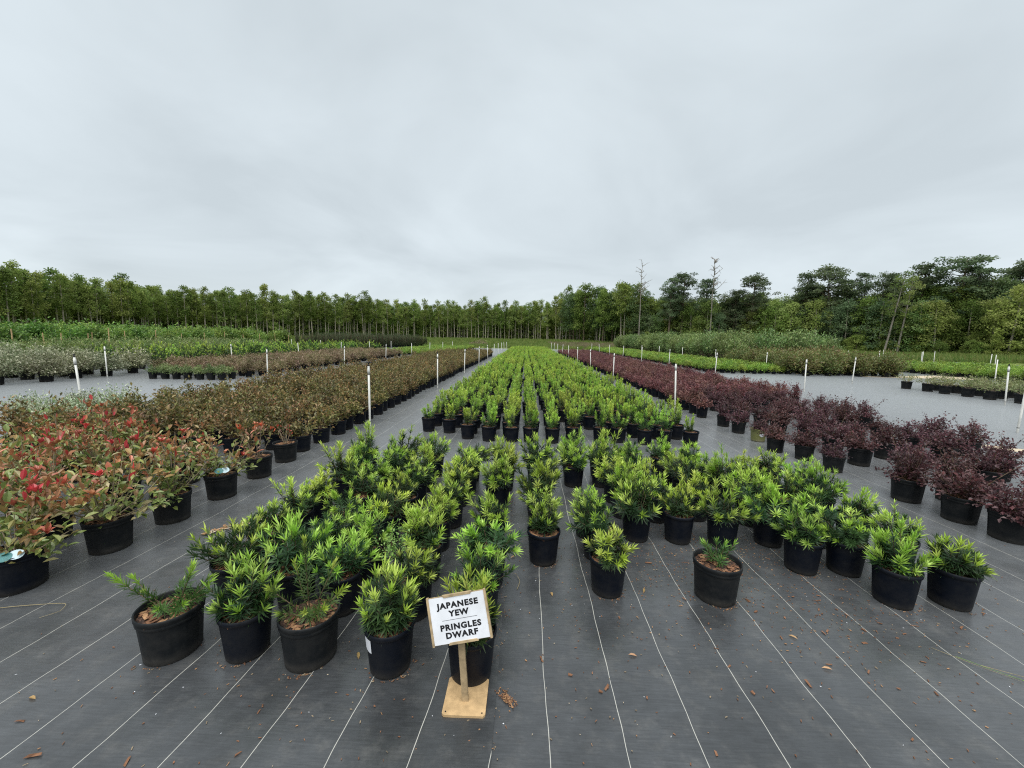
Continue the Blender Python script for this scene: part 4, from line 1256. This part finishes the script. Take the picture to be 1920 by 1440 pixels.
for n in range(9):
    x0 = 2.25 + n * .07; y0 = 2.05 - n * .055
    a = -.75 + rl.normal(0, .22); l = rl.uniform(.18, .42)
    curve_thing('grass_stalk', [(x0, y0, z_), (x0 + l * .5 * math.cos(a), y0 + l * .5 * math.sin(a), z_ + .012), (x0 + l * math.cos(a + .2), y0 + l * math.sin(a + .2), z_)],
                .0013, 'weed_green' if n % 2 else 'dry_grass', 'thin flattened grass stalk on the fabric before the corner yews', 'grass stalk', 'flattened grass stalks')
curve_thing('dry_twig', [(-.02, 2.42, z_), (.0, 2.5, z_ + .006), (-.03, 2.58, z_ + .01), (-.06, 2.6, z_)], .002, 'dry_grass', 'short dry stem on the fabric behind the sign', 'twig')
gl_ = Geo()
for n in range(14):
    x, y = rl.uniform(-2.9, 3.2), rl.uniform(1.3, 4.6)
    a = rl.uniform(0, 6.28)
    G1 = Geo(); leaves(G1, [(0, 0, .004)], [(math.cos(a), math.sin(a), .12)], [(0, 0, 1)], .045, .016, (.42, .27, .12), 'broad', .2, .3)
    o = link('dry_leaf', G1.mesh('dry_leaf', [MATS['leaf']]), None, (x, y, GZ))
    tag(o, 'single dry tan leaf fallen on the ground fabric', 'leaf', 'fallen dry leaves')

# ------------------------------------------------------------------ trees
def limb(rng, a, d, l, r0, droop=0.0, seg=4):
    t = np.linspace(0, 1, seg)
    P = a + np.outer(t, d * l); P[:, 2] += -droop * l * t * t
    P += rng.normal(0, .03 * l, P.shape) * t[:, None]
    return P, np.linspace(r0, r0 * .3, seg)
def clump(geo, rng, c, rad, n, size, cols, flat=.75, shade=None):
    d = norm(rng.normal(0, 1, (n, 3)))
    P = c + d * (rad * rng.random((n, 1)) ** .45) * [1, 1, flat]
    D = norm(d + rng.normal(0, .7, (n, 3)) + [0, 0, -.15])
    N = norm(rng.normal(0, .7, (n, 3)) + [0, 0, .8])
    cl = np.array(cols)[rng.integers(0, len(cols))] * rng.uniform(.75, 1.25, (n, 1))
    s = size * rng.uniform(.6, 1.3, n)
    leaves(geo, P, D, N, s, s * .62, cl, 'small', .15, .25)
def tree_geo(seed, H, r0, c0, R, nclump, crad, per, size, cols, form='oval', lean=.02, nlimb=14, flat=.75, sub=0, bark=0):
    """trunk with limbs, and a crown of leaf clumps carried by the limb ends"""
    rng = np.random.default_rng(seed)
    tr, cw = Geo(), Geo()
    z = np.linspace(0, H * .97, 9)
    ln = rng.normal(0, lean, 2); wob = np.cumsum(rng.normal(0, .012 * H / 9, (9, 2)), 0)
    ax = np.stack([ln[0] * z + wob[:, 0], ln[1] * z + wob[:, 1], z], 1); ax[0, :2] = 0
    v, f = tube(ax, r0 * (1 - .85 * (z / H) ** 1.1) + .01, 7); tr.add(v, f, 0)
    def axis(zz): return np.array([np.interp(zz, z, ax[:, 0]), np.interp(zz, z, ax[:, 1]), zz])
    for q in range(nclump):
        u = rng.random()
        zc = H * (c0 + (1 - c0) * (u if form != 'pine' else u ** .7))
        s = (zc / H - c0) / (1 - c0)
        if form == 'oval': rr = R * math.sqrt(max(.05, 1 - (2 * s - .9) ** 2 * .85))
        elif form == 'pine': rr = R * (1.05 - .55 * s) * rng.uniform(.55, 1.1)
        elif form == 'full': rr = R * (1 - s ** 2.2) ** .5 * .98 + .15
        else: rr = R * (1 - .7 * s)
        az = rng.uniform(0, 6.28); k = rng.random() ** .5
        p0 = axis(max(.5, zc - rr * k * rng.uniform(.15, .5)))
        e = axis(min(zc, H * .97)) + [rr * k * math.cos(az), rr * k * math.sin(az), rng.normal(0, .2)]
        if q < nlimb or form == 'pine':
            P, rad = limb(rng, p0, norm(e - p0), np.linalg.norm(e - p0), r0 * (.34 if form == 'pine' else .26) * (1 - .5 * s), .0)
            v, f = tube(P, rad, 4, False); tr.add(v, f, 0)
        clump(cw, rng, e, crad * rng.uniform(.7, 1.25), per, size, cols, flat)
    clump(cw, rng, axis(H * .965), crad * .7, per, size, cols, 1.0)
    for q in range(sub):                     # thin shoots low on the trunk
        zc = H * rng.uniform(.08, c0); az = rng.uniform(0, 6.28); l = rng.uniform(.5, 1.6)
        clump(cw, rng, axis(zc) + [l * math.cos(az), l * math.sin(az), .2], crad * .6, per // 3, size, cols, .6)
    return tr, cw
GREEN = [(.150, .220, .048), (.180, .250, .058), (.215, .280, .072), (.125, .190, .042)]
LIGHT = [(.220, .290, .075), (.255, .320, .090), (.185, .255, .062), (.29, .34, .115)]
DARK = [(.095, .145, .058), (.118, .170, .068), (.145, .198, .080)]  # lighter and bluer, distance haze put into these and the pine leaf colours
PINE = [(.100, .145, .075), (.122, .168, .088), (.145, .190, .10)]
TREES = {}
def tree_kind(name, bark, variants):
    L_ = []
    for tr, cw in variants:
        J = Geo().merge(tr, 0).merge(cw, 1)
        L_.append((tr.mesh('trunk', [MATS[bark]], True), cw.mesh('crown', [MATS['leaf_tree']]), J.mesh(name, [MATS[bark], MATS['leaf_tree']])))
    TREES[name] = L_
    proto_collection(name, [q[2] for q in L_])
tree_kind('slim', 'bark_grey', [tree_geo(900 + s, 13, .14, .38 + .06 * (s % 3), 1.5 + .3 * (s % 3), 58, .52, 24, .34, [GREEN, LIGHT, GREEN, LIGHT][s % 4], ['oval', 'cone', 'oval', 'full'][s % 4], .03, 16, .9, 4) for s in range(12)])
tree_kind('dark_oak', 'bark_pine', [tree_geo(930 + s, 14, .2, .25, 3.2, 80, .95, 34, .38, DARK if s % 2 else GREEN, 'full', .01, 14, .75, 3) for s in range(4)])
tree_kind('edge_tree', 'bark_grey', [tree_geo(950 + s, 9, .13, .06, 2.6, 95, .7, 34, .28, [LIGHT, [(c[0] * 1.15, c[1] * 1.15, c[2] * 1.7) for c in GREEN], LIGHT, [(c[0] * 1.3, c[1] * 1.3, c[2] * 1.6) for c in DARK], GREEN][s], 'full', .02, 14, .75, 0) for s in range(5)])  # extra blue in some leaf colours imitates haze over the right woods
tree_kind('pine', 'bark_pine', [tree_geo(970 + s, 17, .24, .36 + .06 * (s % 3), 3.9 + .3 * (s % 2), 84, .68, 50, .30, PINE, 'pine', .02, 84, .5, 0) for s in range(6)])
tree_kind('pale_leaner', 'bark_dead', [tree_geo(985 + s, 15, .17, .50, 2.2, 26, .6, 50, .26, LIGHT, 'oval', .05, 26, .7, 5) for s in range(2)])
tree_kind('understory', 'bark_pine', [tree_geo(990 + s, 4.2, .06, .05, 1.9, 40, .6, 30, .32, GREEN + LIGHT[:2], 'full', .02, 8, .75, 0) for s in range(3)])

def plant_tree(kindname, obname, x, y, H, label, group, base_H, var=None, wide=1.0, parts=True):
    tr, cw, _ = random.choice(TREES[kindname]) if var is None else TREES[kindname][var]
    s = H / base_H
    e = thing(obname, label, 'tree', (x, y, float(tz(x, y)) - .03), random.uniform(0, 6.28), (s * wide, s * wide, s), group)
    link('trunk', tr, e); link('crown', cw, e)
    return e
EDGE = np.array([(-92, 50), (-84, 62), (-88, 86), (-90, 98), (-60, 116), (-36, 142), (3, 142), (18, 120), (27, 104), (36.7, 95), (48.5, 86), (57, 78), (62, 73), (67, 65), (70, 59), (78, 52), (86, 44)], float)
EH = np.array([12.2, 12.2, 13.0, 12.8, 12.9, 13.0, 13.6, 16.5, 15.5, 13, 11, 11, 11, 11, 11, 11, 11])
seg = np.linalg.norm(np.diff(EDGE, axis=0), axis=1); cum = np.concatenate([[0], np.cumsum(seg)])
def edge_at(s, back=0.0):
    x = np.interp(s, cum, EDGE[:, 0]); y = np.interp(s, cum, EDGE[:, 1])
    x2 = np.interp(s + 2, cum, EDGE[:, 0]) - np.interp(s - 2, cum, EDGE[:, 0]); y2 = np.interp(s + 2, cum, EDGE[:, 1]) - np.interp(s - 2, cum, EDGE[:, 1])
    l = math.hypot(x2, y2) or 1
    return x - y2 / l * back, y + x2 / l * back, float(np.interp(s, cum, EH))
S_RIGHT = cum[8]
EANG = np.arctan2(EDGE[:, 0], EDGE[:, 1]); EDIST = np.hypot(EDGE[:, 0], EDGE[:, 1])
rt = np.random.default_rng(55)
s = 0.0
while s < S_RIGHT:
    x, y, h = edge_at(s, rt.uniform(0, 4))
    if in_view(x, y, 4, 120):
        dk = s > cum[6] + 10
        if dk and rt.random() < .55:
            plant_tree('dark_oak', 'forest_tree', x, y, h * rt.uniform(.85, 1.04), 'broad dark crowned tree at the middle of the woods edge', 'dark trees at the middle of the woods', 14)
        else:
            plant_tree('slim', 'forest_tree', x, y, h * (rt.uniform(.74, 1.05) + (.12 if rt.random() < .08 else 0)), 'slim pale trunked tree along the left and middle woods edge', 'slim trees at the woods edge', 13)
    s += rt.uniform(.8, 1.7)
# right woods: leafy edge trees with pines standing above them
while s < cum[-1]:
    x, y, h = edge_at(s, rt.uniform(0, 4))
    if in_view(x, y, 4, 120):
        plant_tree('edge_tree', 'forest_tree', x, y, rt.uniform(7.0, 10.5), 'leafy green tree with foliage to the ground at the right woods edge', 'leafy trees at the right woods edge', 9)
    s += rt.uniform(1.8, 3.0)
for n, (x, y, h, w) in enumerate([(34.5, 97, 16.2, .9), (37.5, 97, 17.6, 1.0), (41, 93, 15.5, .9), (49.5, 89, 15.8, 1.25), (56.5, 83, 15.6, .85), (59.5, 80, 16.6, 1.1), (63.5, 78, 15.0, .8),
                                  (65.0, 74, 14.6, .9), (68.5, 72, 15.6, 1.0), (71.5, 69, 16.2, 1.3), (74.5, 69, 14.6, 1.0), (78, 66, 15.6, 1.2), (81, 64, 14.5, 1.0), (58, 84, 13.5, 1.1), (62, 80, 14, 1.2), (67, 76, 13, 1.2), (70, 73, 13.8, 1.1), (76, 71, 13.5, 1.2), (36, 100, 14.2, 1.1), (47, 92, 13.2, 1.0), (80, 69, 14.6, 1.2)]):
    plant_tree('pine', 'pine_tree', x, y, h, 'tall dark pine rising above the right woods', 'pines above the right woods', 17, n % 6, w * 1.15)
for n, (x, y, h) in enumerate([(61.5, 70.0, 13.8), (63.2, 69.5, 13.2)]):
    plant_tree('pale_leaner', 'forest_tree', x, y, h, 'thin crowned tree with pale leaning trunk in front of the right woods', 'pale trunked trees at the right woods edge', 15, n)
# bare dead trunks
def snag(seed, H, n):
    rng = np.random.default_rng(seed); g_ = Geo(); g2 = Geo()
    z = np.linspace(0, H, 8); ax = np.stack([np.cumsum(rng.normal(0, .06, 8)), np.cumsum(rng.normal(0, .06, 8)), z], 1)
    v, f = tube(ax, .15 * (1 - .8 * (z / H)) + .02, 7); g_.add(v, f)
    for q in range(n):
        zc = H * rng.uniform(.62, 1.0); a = np.array([np.interp(zc, z, ax[:, 0]), np.interp(zc, z, ax[:, 1]), zc]); az = rng.uniform(0, 6.28)
        d = norm(np.array([math.cos(az), math.sin(az), rng.uniform(.1, .8)])); l = rng.uniform(.7, 2.2) * (1.5 - .8 * zc / H)
        P, rad = limb(rng, a, d, l * 1.25, .085, -.1); v, f = tube(P, rad, 4); g2.add(v, f)
        for w in range(3):
            k = rng.integers(1, 4); d2 = norm(d + rng.normal(0, .6, 3)); P2, r2 = limb(rng, P[k], d2, l * .45, .04, 0, 3); v, f = tube(P2, r2, 4); g2.add(v, f)
    return g_, g2
for n, (x, y, h, lb) in enumerate([(28.6, 101, 19.4, 'bare dead trunk with short stubs, standing at the woods beside the dark oaks'),
                                   (41.0, 90, 19.4, 'tallest bare dead tree with forked top among the pines')]):
    a, b = snag(40 + n, h, 20 + 6 * n)
    e = thing('dead_tree', lb, 'tree', (x, y, float(tz(x, y))))
    link('trunk', a.mesh('trunk', [MATS['bark_dead']], True), e); link('branches', b.mesh('branches', [MATS['bark_dead']], True), e)
# the mass of the woods behind the edge
def woods(name, kindname, n, b0, b1, hs, label, s0=0.0, s1=None, seed=1):
    r = np.random.default_rng(seed); P, Rz, Sc = [], [], []
    for _ in range(n):
        a_ = r.uniform(np.interp(s0, cum, EANG), np.interp(s1 or cum[-1], cum, EANG)); d_ = np.interp(a_, EANG, EDIST) + r.uniform(b0, b1); x, y = d_ * math.sin(a_), d_ * math.cos(a_)
        if in_view(x, y, 4, 150):
            P.append((x, y, float(tz(x, y)) - .05)); Rz.append(r.uniform(0, 6.28)); Sc.append(r.uniform(*hs))
    return scatter(name, label, 'woods', PROTO[kindname], P, Rz, Sc, seed)
woods('woods', 'slim', 300, 5, 16, (.72, 1.0), 'mass of slim trees behind the woods edge', 0, S_RIGHT, 1)
woods('woods', 'dark_oak', 260, 10, 34, (.62, .88), 'mass of dark trees deep in the woods', 0, None, 2)
woods('woods', 'dark_oak', 110, 4, 16, (.72, .92), 'mass of taller trees filling in behind the right woods edge', S_RIGHT, None, 6)
woods('woods', 'edge_tree', 130, 4, 14, (.9, 1.3), 'mass of leafy trees behind the right woods edge', S_RIGHT, None, 3)
woods('undergrowth', 'understory', 640, 5, 28, (.7, 1.6), 'dark undergrowth between the trunks of the woods', 0, None, 4)
woods('undergrowth', 'understory', 60, -1.5, 1, (.45, .8), 'low leafy fringe along the right woods edge', S_RIGHT, None, 5)

# ------------------------------------------------------------------ grass on the open field
def tuft(seed, cols, n=26, h=.5, r=.35):
    rng = np.random.default_rng(seed); g_ = Geo()
    az = rng.uniform(0, 6.28, n); rr = r * np.sqrt(rng.random(n))
    P = np.stack([rr * np.cos(az), rr * np.sin(az), np.zeros(n)], 1)
    D = norm(np.stack([rng.normal(0, .35, n), rng.normal(0, .35, n), np.ones(n)], 1))
    leaves(g_, P, D, norm(rng.normal(0, 1, (n, 3))), h * rng.uniform(.5, 1.2, n), .045, np.array(cols)[rng.integers(0, len(cols), n)], 'needle', .25)
    return g_.mesh('tuft', [MATS['leaf_tree']])
proto_collection('tuft_green', [tuft(s_, [(.10, .17, .035), (.15, .22, .05), (.22, .25, .08)]) for s_ in range(3)])
proto_collection('tuft_pink', [tuft(10 + s_, [(.26, .20, .14), (.30, .22, .17), (.17, .19, .07)]) for s_ in range(3)])
def field_pts(n, x0, x1, y0, y1, seed):
    r = np.random.default_rng(seed); out = []
    for _ in range(n):
        x, y = r.uniform(x0, x1), r.uniform(y0, y1)
        if in_view(x, y, .3, 60): out.append((x, y, float(tz(x, y))))
    return np.array(out)
for nm, lb, pc, args in [('meadow_grass', 'green grass of the open field before the woods', 'tuft_green', (6000, -75, 45, 63, 125, 1)),
                         ('seeding_grass', 'pinkish seeding grass on the field before the dark trees', 'tuft_pink', (2200, 6, 40, 72, 100, 2)),
                         ('meadow_grass', 'grass strip along the right woods edge', 'tuft_green', (2500, 34, 70, 40, 66, 3))]:
    P = field_pts(*args); r_ = np.random.default_rng(args[-1])
    scatter(nm, lb, 'grass', PROTO[pc], P, r_.uniform(0, 6.28, len(P)), r_.uniform(.6, 1.5, len(P)), args[-1])
# brush heap on the field
rb_ = np.random.default_rng(8); g_ = Geo()
for q in range(260):
    a = rb_.uniform(0, 6.28); rr = 2.6 * math.sqrt(rb_.random()); zc = 1.3 * (1 - (rr / 2.7) ** 1.5) * rb_.uniform(.3, 1)
    p0 = np.array([rr * math.cos(a), rr * math.sin(a) * .6, zc]); d = norm(rb_.normal(0, 1, 3) * [1, 1, .35]); l = rb_.uniform(.3, 1.1)
    P, rad = limb(rb_, p0 - d * l / 2, d, l, .035, 0, 3); P[:, 2] = np.maximum(P[:, 2], .02)
    v, f = tube(P, rad, 4); g_.add(v, f)
o = tag(link('brush_heap', g_.mesh('brush_heap', [MATS['debris']]), None, (-9.3, 80, float(tz(-9, 80)))), 'low heap of dead brush on the grass field', 'brush heap')
